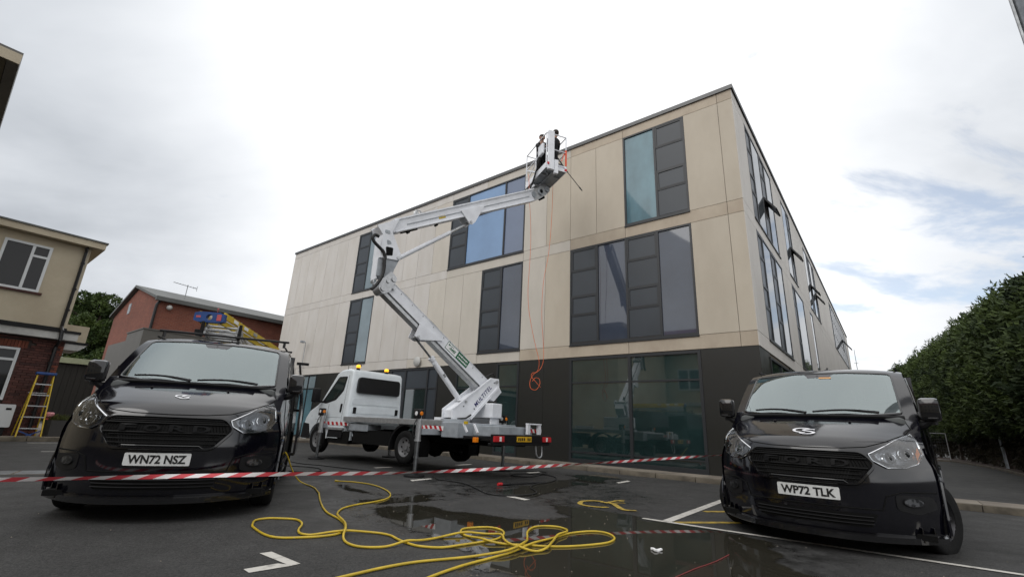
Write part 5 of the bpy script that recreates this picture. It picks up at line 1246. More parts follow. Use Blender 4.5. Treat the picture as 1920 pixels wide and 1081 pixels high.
# rear wall of the cab: window, ribs, corner handles
mb = MB(); rw = round_poly([(-.72, 1.83), (.70, 1.83), (.68, 2.23), (-.70, 2.23)], .09); mb.prism([(a*1.04, 2.03+(b-2.03)*1.12) for a, b in rw], 2.672, 2.60, lambda a, b, d: (d, a, b)); mb.build('window_seal', M['blackplastic'], tk)
mb = MB(); mb.prism(rw, 2.668, 2.66, lambda a, b, d: (d, a, b)); mb.build('rear_window', gl_, tk)
seat_m = mat('seat_fabric', (.008, .009, .009), .8)
for y in (-.52, .45):
    mb = MB(); mb.prism(round_poly([(y-.13, 1.84), (y+.13, 1.84), (y+.10, 2.12), (y-.10, 2.12)], .05), 2.659, 2.6575, lambda a, b, d: (d, a, b)); mb.build('seat_silhouette', seat_m, tk)
for z0, z1 in ((1.50, 1.66), (1.26, 1.42)):
    mb = MB(); mb.prism(round_poly([(-.80, z0), (.80, z0), (.78, z1), (-.78, z1)], .05), 2.664, 2.70, lambda a, b, d: (d, a, b)); mb.build('pressed_rib', M['white'], tk)
for y in (.70, -.74): mb = MB(); mb.prism(round_poly([(y-.05, 1.25), (y+.05, 1.25), (y+.05, 1.42), (y-.05, 1.42)], .02), 2.655, 2.70, lambda a, b, d: (d, a, b)); mb.build('vent', M['trim'], tk)
mb = MB(); mb.bbox(2.60, 2.66, .42, .62, 1.09, 1.17, .01); mb.build('marker_lamp', M['trim'], tk)
for y in (.66, -.33):
    mb = MB(); mb.cyl((2.82, y, 2.44), (2.82, y, 2.53), .05, 12); mb.build('beacon_base', M['trim'], tk)
    mb = MB(); mb.sphere((2.82, y, 2.56), .068, 14, (1, 1, .85)); mb.build('beacon', M['beacon'], tk, True)
mb = MB(); mb.tube([(3.2, .45, 2.46), (3.1, .47, 2.56), (2.95, .48, 2.62)], .02, 6); mb.tube([(3.25, .72, 2.3), (3.22, .72, 2.6)], .008, 5); mb.build('roof_aerial', M['trim'], tk, True)
mb = MB()
for sy in (1, -1): mb.bbox(3.96, 4.12, min(sy*1.02, sy*1.24), max(sy*1.02, sy*1.24), 1.52, 1.92, .04); mb.tube([(4.0, sy*.9, 1.55), (4.03, sy*1.1, 1.56)], .03, 6)
for i, sy in enumerate((1, -1)):
    q = MB(); q.bbox(3.96, 4.12, min(sy*1.02, sy*1.24), max(sy*1.02, sy*1.24), 1.52, 1.92, .04); q.tube([(4.0, sy*.9, 1.55), (4.03, sy*1.1, 1.56)], .03, 6); q.build('wing_mirror', M['trim'], tk, True)
# chassis, deck, mudguards
mb = MB()
for sy in (-.42, .42): mb.box(-2.45, 4.4, sy-.05, sy+.05, .66, .86)
mb.box(-.25, .25, -.75, .75, .42, .62); mb.box(3.8, 4.1, -.7, .7, .42, .6); mb.box(2.4, 3.4, .45, .95, .45, .78); mb.box(1.2, 2.3, -.9, -.35, .42, .80); mb.sphere((0, 0, .5), .22, 10); mb.tube([(0, 0, .52), (3.0, 0, .62)], .05, 6); mb.box(.6, 2.2, .5, .95, .5, .84)
mb.build('chassis', M['under'], tk)
mb = MB(); mb.bbox(1.55, 2.4, .55, .98, .80, .98, .02); mb.tube([(2.4, .9, .75), (2.2, .93, .66), (2.0, .93, .85)], .02, 6); mb.box(2.3, 2.36, .9, .95, .55, 1.0); mb.build('valve_box', M['greypaint'], tk)
mb = MB(); mb.bbox(-1.25, 2.58, -1.0, 1.0, 1.045, 1.10, .01); mb.build('deck', M['alu'], tk)
for sy in (-1, 1): mb = MB(); mb.bbox(-1.25, 2.62, sy*1.02-.02, sy*1.02+.02, 1.03, 1.16, .008); mb.build('deck_rail', M['alu'], tk)
mb = MB(); mb.box(2.50, 2.58, -1, 1, 1.10, 1.16); mb.box(-1.2, -.1, -.99, -.97, 1.10, 1.26); mb.box(.35, 1.2, -.99, -.97, 1.10, 1.26); mb.build('deck_board', M['boomwhite'], tk)
for sy in (-1, 1):
    mb = MB(); pts = [(.52*cos(t), .50+.50*sin(t)) for t in np.linspace(-.15, pi+.35, 16)]; vs = []
    for a, b in pts: vs += [(a, sy*.66, b), (a, sy*1.02, b)]
    mb.add(vs, [(2*i, 2*i+1, 2*i+3, 2*i+2) for i in range(15)]); mb.add([(a, sy*1.02, b) for a, b in pts]+[(a*1.09, sy*1.025, .5+(b-.5)*1.09) for a, b in pts], [(i, i+1, 17+i, 16+i) for i in range(15)])
    mb.build('mudguard', M['trim'], tk, True)
# wheels hanging clear of the ground
M['rimgrey'] = mat('wheel_steel', (.17, .17, .175), .45, var=.3, vscale=10)
def wheel(x, y, twin=False, mt=M['rimgrey']):
    w = bpy.data.objects.new('wheel', None); col.objects.link(w); w.parent = tk; w.location = (x, y, .52); sy = 1 if y > 0 else -1; R_ = .37
    for yo in ([0, -sy*.26] if twin else [0]):
        t_ = MB(); t_.lathe([(.22, yo-.10), (.27, yo-.112), (.33, yo-.115), (R_, yo-.085), (R_, yo-.03), (R_-.01, yo-.025), (R_, yo-.02), (R_, yo+.02), (R_-.01, yo+.025), (R_, yo+.03), (R_, yo+.085), (.33, yo+.115), (.27, yo+.112), (.22, yo+.10)], 36, lambda r_, t, a: (r_*cos(t), a, r_*sin(t)), True); t_.build('tyre', M['rubber'], w, True)
    t_ = MB(); d = sy*(-.02 if twin else .04)
    t_.lathe([(.001, d+sy*.02), (.07, d+sy*.02), (.075, d), (.12, d-sy*.01), (.17, d+sy*.01), (.205, d+sy*.05), (.225, sy*.10), (.232, sy*.10), (.215, sy*.02), (.20, -sy*.09)], 32, lambda r_, t, a: (r_*cos(t), a, r_*sin(t))); t_.build('rim', mt, w, True)
    t_ = MB()
    for k in range(8): t = 2*pi*k/8; t_.cyl((.15*cos(t), d-.001, .15*sin(t)), (.15*cos(t), d+sy*.012, .15*sin(t)), .020, 8)
    t_.build('rim_hole', M['under'], w)
wheel(0, .90); wheel(0, -.90); wheel(3.93, .88); wheel(3.93, -.88)
# outrigger beams and jacks
def jack(x, y, head=True):
    sy = 1 if y > 0 else -1
    j = MB(); j.tube([(x, y, 1.28), (x, y, .72)], .062, 12); j.tube([(x, y, .73), (x, y, .70)], .072, 12); j = j.build('jack', M['alu'], tk, True)
    q = MB(); q.tube([(x, y, .70), (x, y, .40)], .048, 10); q.tube([(x, y, .40), (x, y, .36)], .058, 10); q.tube([(x, y, .36), (x, y, .04)], .040, 10); q.build('jack_leg', M['steel'], j, True)
    q = MB(); q.lathe([(.001, .07), (.06, .065), (.09, .045), (.21, .038), (.22, .012), (.001, .012)], 20, lambda r_, t, a: (x+r_*cos(t), y+r_*sin(t), a)); q.build('jack_foot', M['trim'], j, True)
    q = MB(); q.bbox(x-.06, x+.14, y-.05, y+.07, 1.16, 1.36, .012); q.build('lamp_box', M['blackplastic'], j, True)
    q = MB(); q.lathe([(.001, -.075), (.04, -.07), (.045, -.06), (.001, -.06)], 12, lambda r_, t, a: (x-.062+(a+.06), y+.01+r_*cos(t), 1.27+r_*sin(t))); q.build('jack_lamp', M['amber'], j, True)
    q = MB(); q.lathe([(.001, .075), (.045, .072), (.045, .07), (.001, .07)], 14, lambda r_, t, a: (x+.04+r_*cos(t), y+a, 1.27+r_*sin(t))); q.build('warning_disc', M['stripe_w'], j, True)
    q = MB(); q.beam((x, sy*.4, .90), (x, y-sy*.05, .90), .14, .12); q.build('outrigger_beam', M['greypaint'], j)
    q = MB(); q.tube(catmull([(x, y+.05, 1.2), (x+.03, y+.12, 1.0), (x+.02, y+.1, .8), (x+.01, y-.1, .85)], 5), .012, 6); q.build('jack_hose', M['blackhose'], j, True)
jack(3.55, 1.11); jack(-1.10, 1.55); jack(-1.10, -1.34); jack(3.55, -1.34)
# rear frame, light bar, boxes
mb = MB(); mb.bbox(-1.75, -1.25, -1.0, 1.03, .80, 1.12, .015); mb.bbox(-2.5, -1.75, -.65, .55, .86, 1.08, .015); mb.build('rear_frame', M['greypaint'], tk)
mb = MB(); mb.bbox(-2.70, -1.7, -.5, -.36, .74, .86, .01); mb.bbox(-2.70, -1.7, .36, .5, .74, .86, .01); mb.box(-2.62, -1.8, -.9, .9, .78, .82); mb.build('rear_chassis', M['under'], tk)
mb = MB(); mb.bbox(-2.76, -2.68, -1.02, 1.02, .74, .92, .01); mb.bbox(-2.755, -2.60, -1.0, 1.0, .70, .745, .01); lb = mb.build('light_bar', M['blackplastic'], tk)
for y in (-.86, .86):
    MB().bbox(-2.79, -2.755, y-.16, y+.16, .775, .885, .006).build('tail_lamp', M['red'], lb); MB().bbox(-2.80, -2.789, y-(.06 if y > 0 else -.0), y+(.0 if y > 0 else .06), .785, .875, .004).build('reverse_lamp', M['stripe_w'], lb)
pp_ = MB().bbox(-2.775, -2.762, -.26, .26, .775, .885, .003).build('number_plate', M['plate_y'], lb)
mb = MB()
for i in range(7):
    if i != 4: y = .20-.066*i; mb.box(-2.779, -2.7755, y-.02, y+.02, .80, .86)
mb.build('plate_lettering', M['ink'], pp_)
MB().bbox(-2.35, -2.25, 1.0, 1.08, .74, .84, .01).build('side_marker', M['amber'], tk)
MB().bbox(-2.3, -1.9, .55, 1.0, .80, .86, .01).build('step_plate', M['trim'], tk)
mb = MB(); mb.tube(catmull([(-2.7, -.52, .70), (-2.72, -.54, .50), (-2.72, -.64, .44), (-2.72, -.74, .50), (-2.7, -.76, .70)], 5), .018, 8); mb.build('towing_loop', M['alu'], tk, True)
mb = MB(); mb.bbox(-2.62, -2.56, -.42, -.32, .93, 1.14, .006); mb.bbox(-2.62, -2.56, -.84, -.74, .93, 1.14, .006); mb.bbox(-2.63, -2.55, -.84, -.32, 1.141, 1.17, .006); mb.build('rear_bracket', M['boomwhite'], tk)
hazard('hazard_strip', -1.0, -.4, .97, 1.05, -2.515, nrm='x', n=4)
mb = MB(); mb.bbox(-1.28, -.12, -1.0, -.62, 1.27, 1.63, .02); mb.box(-1.2, -1.14, -.95, -.7, 1.1, 1.28); mb.box(-.26, -.2, -.95, -.7, 1.1, 1.28); mb.build('control_cabinet', M['boomwhite'], tk)
for x in (-1.9, -2.2): mb = MB(); mb.beam((x, 1.01, 1.10), (x-.12, 1.01, .93), .03, .04); mb.build('strut', M['boomwhite'], tk)
MB().bbox(-2.02, -1.92, 1.0, 1.03, 1.09, 1.15, .004).build('warning_label', M['yellow'], tk)
mb = MB(); mb.cyl((-.66, .03, 1.06), (-.66, .03, 1.20), .36, 24); mb.build('slew_ring', M['greypaint'], tk, True)

# boom: everything lies in one upright plane through the slew ring
BT = Vector((-1.15, 10.9, 0)); BD = Vector((.765, .644, 0)).normalized(); BN = Vector((BD.y, -BD.x, 0))
B = lambda u, w, lat=0.: BT+BD*u+BN*lat+Vector((0, 0, w))
def wpart(mb, name, m, smooth=False, par=None, **k):
    mb.v = [tuple(TMI @ Vector(p)) for p in mb.v]; return mb.build(name, m, par or tk, smooth, **k)
def bprism(poly, l0, l1, name, m, bev=0.): mb = MB(); mb.prism(poly, l0, l1, lambda a, b, d: B(a, b, d)); return wpart(mb, name, m)
link = [(-.24, 1.10), (-.25, 1.33), (-.015, 1.502), (.798, 2.106), (1.04, 2.101), (1.063, 1.93), (.375, 1.246), (.252, 1.108)]
bprism(link, -.21, -.175, 'turret_plate', M['boomwhite']); tp = bprism(link, .175, .21, 'turret_plate', M['boomwhite'])
def shrink(poly, k):
    cx = sum(a for a, b in poly)/len(poly); cy = sum(b for a, b in poly)/len(poly); return [(cx+(a-cx)*k, cy+(b-cy)*k) for a, b in poly]
bprism([(-.2, 1.14), (-.2, 1.30), (.3, 1.66), (.9, 1.98), (.96, 1.90), (.33, 1.28), (.22, 1.14)], -.174, .174, 'turret_web', M['boomwhite'])
mb = MB(); mb.beam(B(-.22, 1.33, .218), B(.0, 1.50, .218), .02, .02); mb.beam(B(.0, 1.50, .218), B(.80, 2.09, .218), .02, .03); mb.beam(B(.26, 1.13, .222), B(1.04, 1.91, .222), .025, .05); wpart(mb, 'turret_rib', M['boomwhite'])
mb = MB(); e1 = Vector((.374, .403)).normalized(); e2 = Vector((-e1.y, e1.x)); c_ = Vector((.585, 1.665)); 
put_text(mb, 'MULTITEL', 1., lambda a, b: B(c_.x+e1.x*a+e2.x*b, c_.y+e1.y*a+e2.y*b, .2125), .02, .12, width=.64, height=.10, spacing=1.12); wpart(mb, 'turret_lettering', M['navy'], par=None, fixn=False)
mb = MB(); mb.cyl(B(.97, 2.02, -.24), B(.97, 2.02, .24), .04, 12); mb.cyl(B(.1, 1.50, -.24), B(.1, 1.50, .24), .03, 10); wpart(mb, 'pivot_pin', M['alu'], True)
mb = MB(); 
bprism([(.90, 1.90), (1.10, 1.93), (1.19, 1.80), (.97, 1.57), (.80, 1.62)], -.15, .15, 'motor_cover', M['boomwhite'])
mb = MB(); mb.tube([B(.25, 1.22, .24), B(.1, 1.14, .26), B(-.1, 1.12, .22)], .02, 6); mb.bbox(0, .001, 0, .001, 0, .001, .0001) if False else None; wpart(mb, 'turret_hose', M['blackhose'], True)
# lower boom
p0, p1 = Vector((.80, 1.965)), Vector((-1.99, 3.828)); dd = (p1-p0).normalized(); nn_ = Vector((-dd.y, dd.x)); 
if nn_.y < 0: nn_ = -nn_
def lb_(t, s): q = p0+dd*t+nn_*s; return q
Lb = (p1-p0).length
def brect(t0, t1, s0, s1): return [tuple(lb_(t0, s0)), tuple(lb_(t1, s0)), tuple(lb_(t1, s1)), tuple(lb_(t0, s1))]
bprism(brect(.0, Lb, -.19, .05), -.12, .12, 'lower_boom', M['boomwhite'])
bprism(brect(.05, Lb-.05, -.225, -.191), -.085, .085, 'boom_channel', M['steel']); bprism(brect(.1, Lb-.0, -.29, -.226), -.10, .10, 'inner_boom', M['alu'])
mb = MB(); mb.beam(B(*lb_(.0, .052)), B(*lb_(Lb, .052)), .26, .012, (0, 0, 1)); wpart(mb, 'boom_top_plate', M['boomwhite'])
bprism([(-1.222, 3.10), (-1.325, 2.805), (-1.18, 2.735), (-.61, 2.80)], .121, .15, 'gusset', M['boomwhite']); bprism([(-1.222, 3.10), (-1.325, 2.805), (-1.18, 2.735), (-.61, 2.80)], -.15, -.121, 'gusset', M['boomwhite'])
mb = MB(); mb.cyl(B(-1.235, 2.80, -.17), B(-1.235, 2.80, .17), .03, 10); mb.cyl(B(-.2, 2.42, -.13), B(-.2, 2.42, -.2), .03, 8); wpart(mb, 'pivot_pin', M['alu'], True)
mb = MB(); mb.cyl(B(-1.235, 2.79), B(-.75, 2.37), .024, 10); wpart(mb, 'cylinder_rod', M['steel'], True)
mb = MB(); mb.cyl(B(-.79, 2.41), B(.04, 1.57), .062, 14); mb.cyl(B(-.79, 2.41), B(-.74, 2.36), .075, 14); mb.tube([B(-.76, 2.33, .0), B(-.70, 2.26, .03)], .03, 6); cy = wpart(mb, 'hydraulic_cylinder', M['boomwhite'], True)
mb = MB(); e1 = Vector((.70, -.71)); e2 = Vector((.71, .70)); put_text(mb, '20', 1., lambda a, b: B(-.43+e1.x*a+e2.x*b, 2.045+e1.y*a+e2.y*b, .066), .03, width=.09, height=.05); wpart(mb, 'cylinder_lettering', M['ink'], fixn=False)
# sign on the lower boom
e1 = Vector((.623, -.403)).normalized(); e2 = Vector((-e1.y, e1.x))
def sg(a, b, l=.125): q = Vector((-.476, 2.747))+e1*a+e2*b; return B(q.x, q.y, l)
def sgrect(a0, a1, b0, b1, l): return [sg(a0, b0, l), sg(a1, b0, l), sg(a1, b1, l), sg(a0, b1, l)]
mb = MB(); mb.cur = 0; mb.add(sgrect(0, .745, -.095, .095, .1235), [(0, 1, 2, 3)]); mb.cur = 1; mb.add(sgrect(.012, .36, -.083, .083, .1255), [(0, 1, 2, 3)])
put_text(mb, 'AMS', 1., lambda a, b: sg(.215+a, -.012+b, .1275), .03, .35, width=.20, height=.065)
mb.mi[-1] = 1
k0 = len(mb.mi); 
sgn_ = wpart(mb, 'company_sign', [M['green'], M['stripe_w']], fixn=False)
mb = MB(); put_text(mb, 'AMS', 1., lambda a, b: sg(.205+a, -.01+b, .1285), .03, .35, width=.21, height=.07); mb.add(sgrect(.04, .10, .02, .05, .1285), [(0, 1, 2, 3)]); mb.add(sgrect(.12, .16, .035, .055, .1285), [(0, 1, 2, 3)]); wpart(mb, 'sign_lettering', M['green'], par=None, fixn=False)
mb = MB()
for row, b0 in ((0, .02), (1, -.055)):
    a = .40
    while a < .70: w_ = random.uniform(.02, .045); mb.add(sgrect(a, min(a+w_, .72), b0, b0+.032, .1265), [(0, 1, 2, 3)]); a += w_+.012
wpart(mb, 'sign_print', M['stripe_w'], fixn=False)
# knuckle between the booms
kn = [(-2.51, 5.03), (-2.02, 5.34), (-2.15, 4.976), (-1.898, 4.537), (-1.905, 4.377), (-2.364, 4.329), (-2.364, 4.86)]
for l0, l1 in ((.15, .18), (-.18, -.15)):
    ko = bprism(kn, l0, l1, 'knuckle_plate', M['boomwhite'])
bprism([(-2.46, 5.04), (-2.05, 5.31), (-2.18, 4.99), (-2.33, 4.88)], -.149, .149, 'knuckle_core', M['boomwhite'])
bprism([(-2.36, 4.33), (-2.364, 4.86), (-2.335, 4.86), (-2.33, 4.33)], -.149, .149, 'knuckle_web', M['boomwhite'])
for k, q in enumerate([[(-2.259, 4.766), (-2.169, 4.758), (-2.135, 4.698), (-2.235, 4.659)], [(-2.263, 4.607), (-2.089, 4.623), (-2.083, 4.441), (-2.228, 4.409)]]): bprism(round_poly(q, .03), .1805, .184, 'knuckle_opening', M['greypaint'] if k == 0 else M['under'])
bprism(round_poly([(-2.323, 4.985), (-2.208, 4.986), (-2.199, 4.917), (-2.313, 4.908)], .02), .1805, .19, 'knuckle_opening', M['greypaint'])
bprism([(-2.37, 4.328), (-1.91, 4.376), (-1.99, 4.16), (-2.03, 3.95), (-2.28, 3.93), (-2.37, 3.93)], .12, .15, 'knuckle_lower_plate', M['greypaint']); bprism([(-2.37, 4.328), (-1.91, 4.376), (-1.99, 4.16), (-2.03, 3.95), (-2.28, 3.93), (-2.37, 3.93)], -.15, -.12, 'knuckle_lower_plate', M['boomwhite'])
bprism([(-2.375, 4.327), (-2.375, 3.86), (-2.345, 3.86), (-2.345, 4.327)], -.12, .119, 'knuckle_web', M['boomwhite'])
bprism(round_poly([(-2.29, 3.82), (-2.05, 4.10), (-1.899, 3.98), (-1.921, 3.872), (-2.046, 3.625), (-2.191, 3.56), (-2.288, 3.653)], .05), -.16, .16, 'pivot_housing', M['alu'])
mb = MB()
for u, w, r_ in ((-2.19, 3.68, .06), (-1.97, 3.93, .055), (-2.10, 3.86, .04), (-1.95, 3.72, .025)): mb.cyl(B(u, w, -.19), B(u, w, .19), r_, 14)
mb.tube([B(-2.37, 3.80, .05), B(-2.44, 3.76, .1)], .025, 6); mb.tube([B(-2.37, 3.84, .05), B(-2.40, 3.72, .1)], .018, 6); wpart(mb, 'pivot_pin', M['alu'], True)
for pts in ([(-2.45, 4.77), (-2.536, 4.786), (-2.585, 4.711), (-2.539, 4.623), (-2.419, 4.541), (-2.315, 4.469), (-2.248, 4.352)], [(-2.248, 4.352), (-2.26, 4.28), (-2.247, 4.084), (-2.275, 3.911), (-2.358, 3.727), (-2.462, 3.59)]):
    mb = MB(); mb.tube(catmull([B(a, b, .2) for a, b in pts], 6), .036, 8); wpart(mb, 'hose_bundle', M['blackhose'], True)
# upper boom
ub_t0, ub_t1 = Vector((-2.12, 5.30)), Vector((2.06, 7.715)); ub_b0, ub_b1 = Vector((-2.14, 4.985)), Vector((2.10, 7.37))
bprism([tuple(ub_b0), tuple(ub_b1), tuple(ub_t1), tuple(ub_t0)], -.115, .115, 'upper_boom', M['boomwhite'])
mb = MB(); mb.beam(B(*ub_t0), B(*ub_t1), .29, .035); mb.beam(B(*(ub_b0+Vector((.1, .05)))), B(*ub_b1), .27, .02); wpart(mb, 'boom_flange', M['boomwhite'])
mb = MB(); mb.beam(B(-1.8, 5.30, .122), B(1.9, 7.42, .122), .006, .02); wpart(mb, 'boom_seam', M['greypaint'])
for l0, l1 in ((.116, .145), (-.145, -.116)): bprism([(-.40, 6.14), (.32, 6.55), (.054, 5.977), (-.03, 5.88), (-.12, 5.87), (-.17, 5.93)], l0, l1, 'gusset', M['boomwhite'])
mb = MB(); mb.cyl(B(-.08, 5.94, -.17), B(-.08, 5.94, .17), .035, 12); wpart(mb, 'pivot_pin', M['alu'], True)
mb = MB(); mb.cyl(B(-1.94, 4.43, -.2), B(-1.94, 4.43, .2), .04, 12); wpart(mb, 'pivot_pin', M['alu'], True)
mb = MB(); mb.cyl(B(-1.93, 4.43), B(-.58, 5.52), .052, 14); wpart(mb, 'hydraulic_cylinder', M['boomwhite'], True)
mb = MB(); mb.cyl(B(-.6, 5.505), B(-.08, 5.93), .034, 12); wpart(mb, 'cylinder_rod', M['alu'], True)
mb = MB(); q = B(-1.55, 5.66); mb.tube([B(-1.62, 5.62, .08), B(-1.6, 5.74, .08), B(-1.5, 5.76, .08), B(-1.45, 5.72, .08)], .015, 6); mb.bbox(q.x-.05, q.x+.05, q.y-.05, q.y+.05, q.z-.02, q.z+.08, .01); wpart(mb, 'hose_guide', M['alu'], True)
mb = MB(); mb.tube([B(-1.9, 5.07, .05), B(-1.5, 5.30, .05)], .02, 6); 
for u, w in ((-1.75, 5.12), (-1.05, 5.53)): mb.cyl(B(u, w, .06), B(u, w, .16), .028, 8)
wpart(mb, 'bolt', M['under'], True)
# jib joint and basket
bprism(round_poly([(1.98, 7.74), (2.23, 7.826), (2.50, 8.02), (2.69, 8.04), (2.72, 7.88), (2.55, 7.70), (2.28, 7.47), (2.05, 7.32)], .06), -.10, .10, 'jib_joint', M['alu'])
mb = MB()
for u, w, r_ in ((2.08, 7.55, .09), (2.36, 7.74, .10), (2.62, 7.93, .09)): mb.cyl(B(u, w, -.14), B(u, w, .14), r_, 16)
wpart(mb, 'jib_pivot', M['greypaint'], True)
mb = MB(); mb.cyl(B(2.36, 7.76, .142), B(2.36, 7.76, .15), .06, 14); mb.cyl(B(2.5, 7.62, -.1), B(2.5, 7.62, .12), .035, 8); wpart(mb, 'pivot_cap', M['under'], True)
BM_ = Matrix.Translation(Vector((.853, 12.395, 8.2))) @ Matrix.Rotation(radians(22.1), 4, 'Z')
def bk(mb, name, m, smooth=False): mb.v = [tuple(BM_ @ Vector(p)) for p in mb.v]; return wpart(mb, name, m, smooth)
hx, hy = .32, .70
mb = MB(); mb.box(-hx, hx, -hy, hy, -.03, .0); mb.box(-.08, .08, -hy+.1, hy-.1, -.09, -.031); mb.box(-hx+.02, hx-.02, -.35, -.27, -.07, -.031); mb.box(-hx+.02, hx-.02, .27, .35, -.07, -.031); mb.beam((-.2, -.5, -.05), (.2, .1, -.05), .05, .04); bk(mb, 'basket_floor', M['greypaint'])
mb = MB(); mb.box(-.1, .12, .1, .32, -.30, -.09); mb.box(-.06, .06, .25, .4, -.42, -.2); bk(mb, 'basket_mount', M['alu'])
mb = MB(); mb.box(-hx-.012, hx+.012, -hy-.015, -hy-.001, -.05, .13); mb.box(-hx-.012, hx+.012, hy+.001, hy+.015, -.05, .13); mb.box(-hx-.012, -hx-.001, -hy, hy, -.05, .13); mb.box(hx+.001, hx+.012, -hy, hy, -.05, .13); bk(mb, 'toe_board', M['boomwhite'])
mb = MB(); mb.bbox(-.30, -.11, -hy-.10, -hy-.02, -.12, 1.16, .012); bk(mb, 'hose_conduit', M['boomwhite'])
mb = MB(); mb.bbox(-.10, .02, -hy-.11, -hy-.016, -.22, .22, .01); bk(mb, 'control_box', M['boomwhite'])
zt_ = 1.12; rr_ = .017
for x, y in ((-hx, -hy), (hx, -hy), (hx, hy), (-hx, hy), (hx, 0), (-hx, 0)):
    mb = MB(); mb.tube([(x, y, 0), (x, y, zt_)], rr_, 8); bk(mb, 'basket_post', M['boomwhite'], True)
for z in (zt_, .60):
    for a, b in (((-hx, -hy), (hx, -hy)), ((hx, -hy), (hx, hy)), ((hx, hy), (-hx, hy)), ((-hx, hy), (-hx, -hy))): mb = MB(); mb.tube([(*a, z), (*b, z)], rr_, 8); bk(mb, 'guard_rail', M['boomwhite'], True)
mb = MB(); mb.tube([(hx+.002, -hy, .15), (hx+.002, -hy, .68)], .026, 8); mb.beam((hx-.14, -hy+.02, .3), (hx, -hy+.02, .7), .02, .02); bk(mb, 'reflective_tape', mat('orange_red', (.75, .09, .03), .5), True)
mb = MB(); mb.bbox(hx-.05, hx+.03, -hy-.022, -hy-.016, -.02, .06, .002); mb.bbox(-hx-.02, -.28, -hy-.13, -hy-.105, .0, .07, .002); bk(mb, 'red_reflector', M['red'])
mb = MB(); 
put_text(mb, 'MULTITEL', 1., lambda a, b: (.12+a, -hy-.0165, .075+b), .02, width=.34, height=.045); bk(mb, 'basket_lettering', M['navy'])
mb = MB(); mb.bbox(-.02, .26, -hy+.05, -hy+.25, .14, .24, .02); bk(mb, 'tool_tray', M['blackplastic'])
mb = MB(); mb.beam((-hx, -.1, .12), (-hx, hy, .6), .02, .03); mb.beam((-hx, -.1, .6), (-hx, hy, .12), .02, .03); mb.beam((-hx-.02, 0.05, -.25), (-hx-.02, hy, -.25), .04, .06); mb.beam((-hx-.02, .05, -.25), (-hx-.02, .05, .6), .03, .04); mb.beam((-hx-.02, hy, -.25), (-hx-.02, hy, .2), .03, .04); bk(mb, 'access_gate', M['boomwhite'])
mb = MB(); mb.tube(catmull([(-.36, -.45, .75), (-.38, -.3, .3), (-.37, .0, -.05), (-.34, .35, -.35), (-.22, .55, -.45)], 6), .028, 8); bk(mb, 'control_hose', M['blackhose'], True)
mb = MB(); mb.bbox(-.42, -.335, -.62, -.32, .45, .80, .03); bk(mb, 'control_pod', M['boomwhite'])

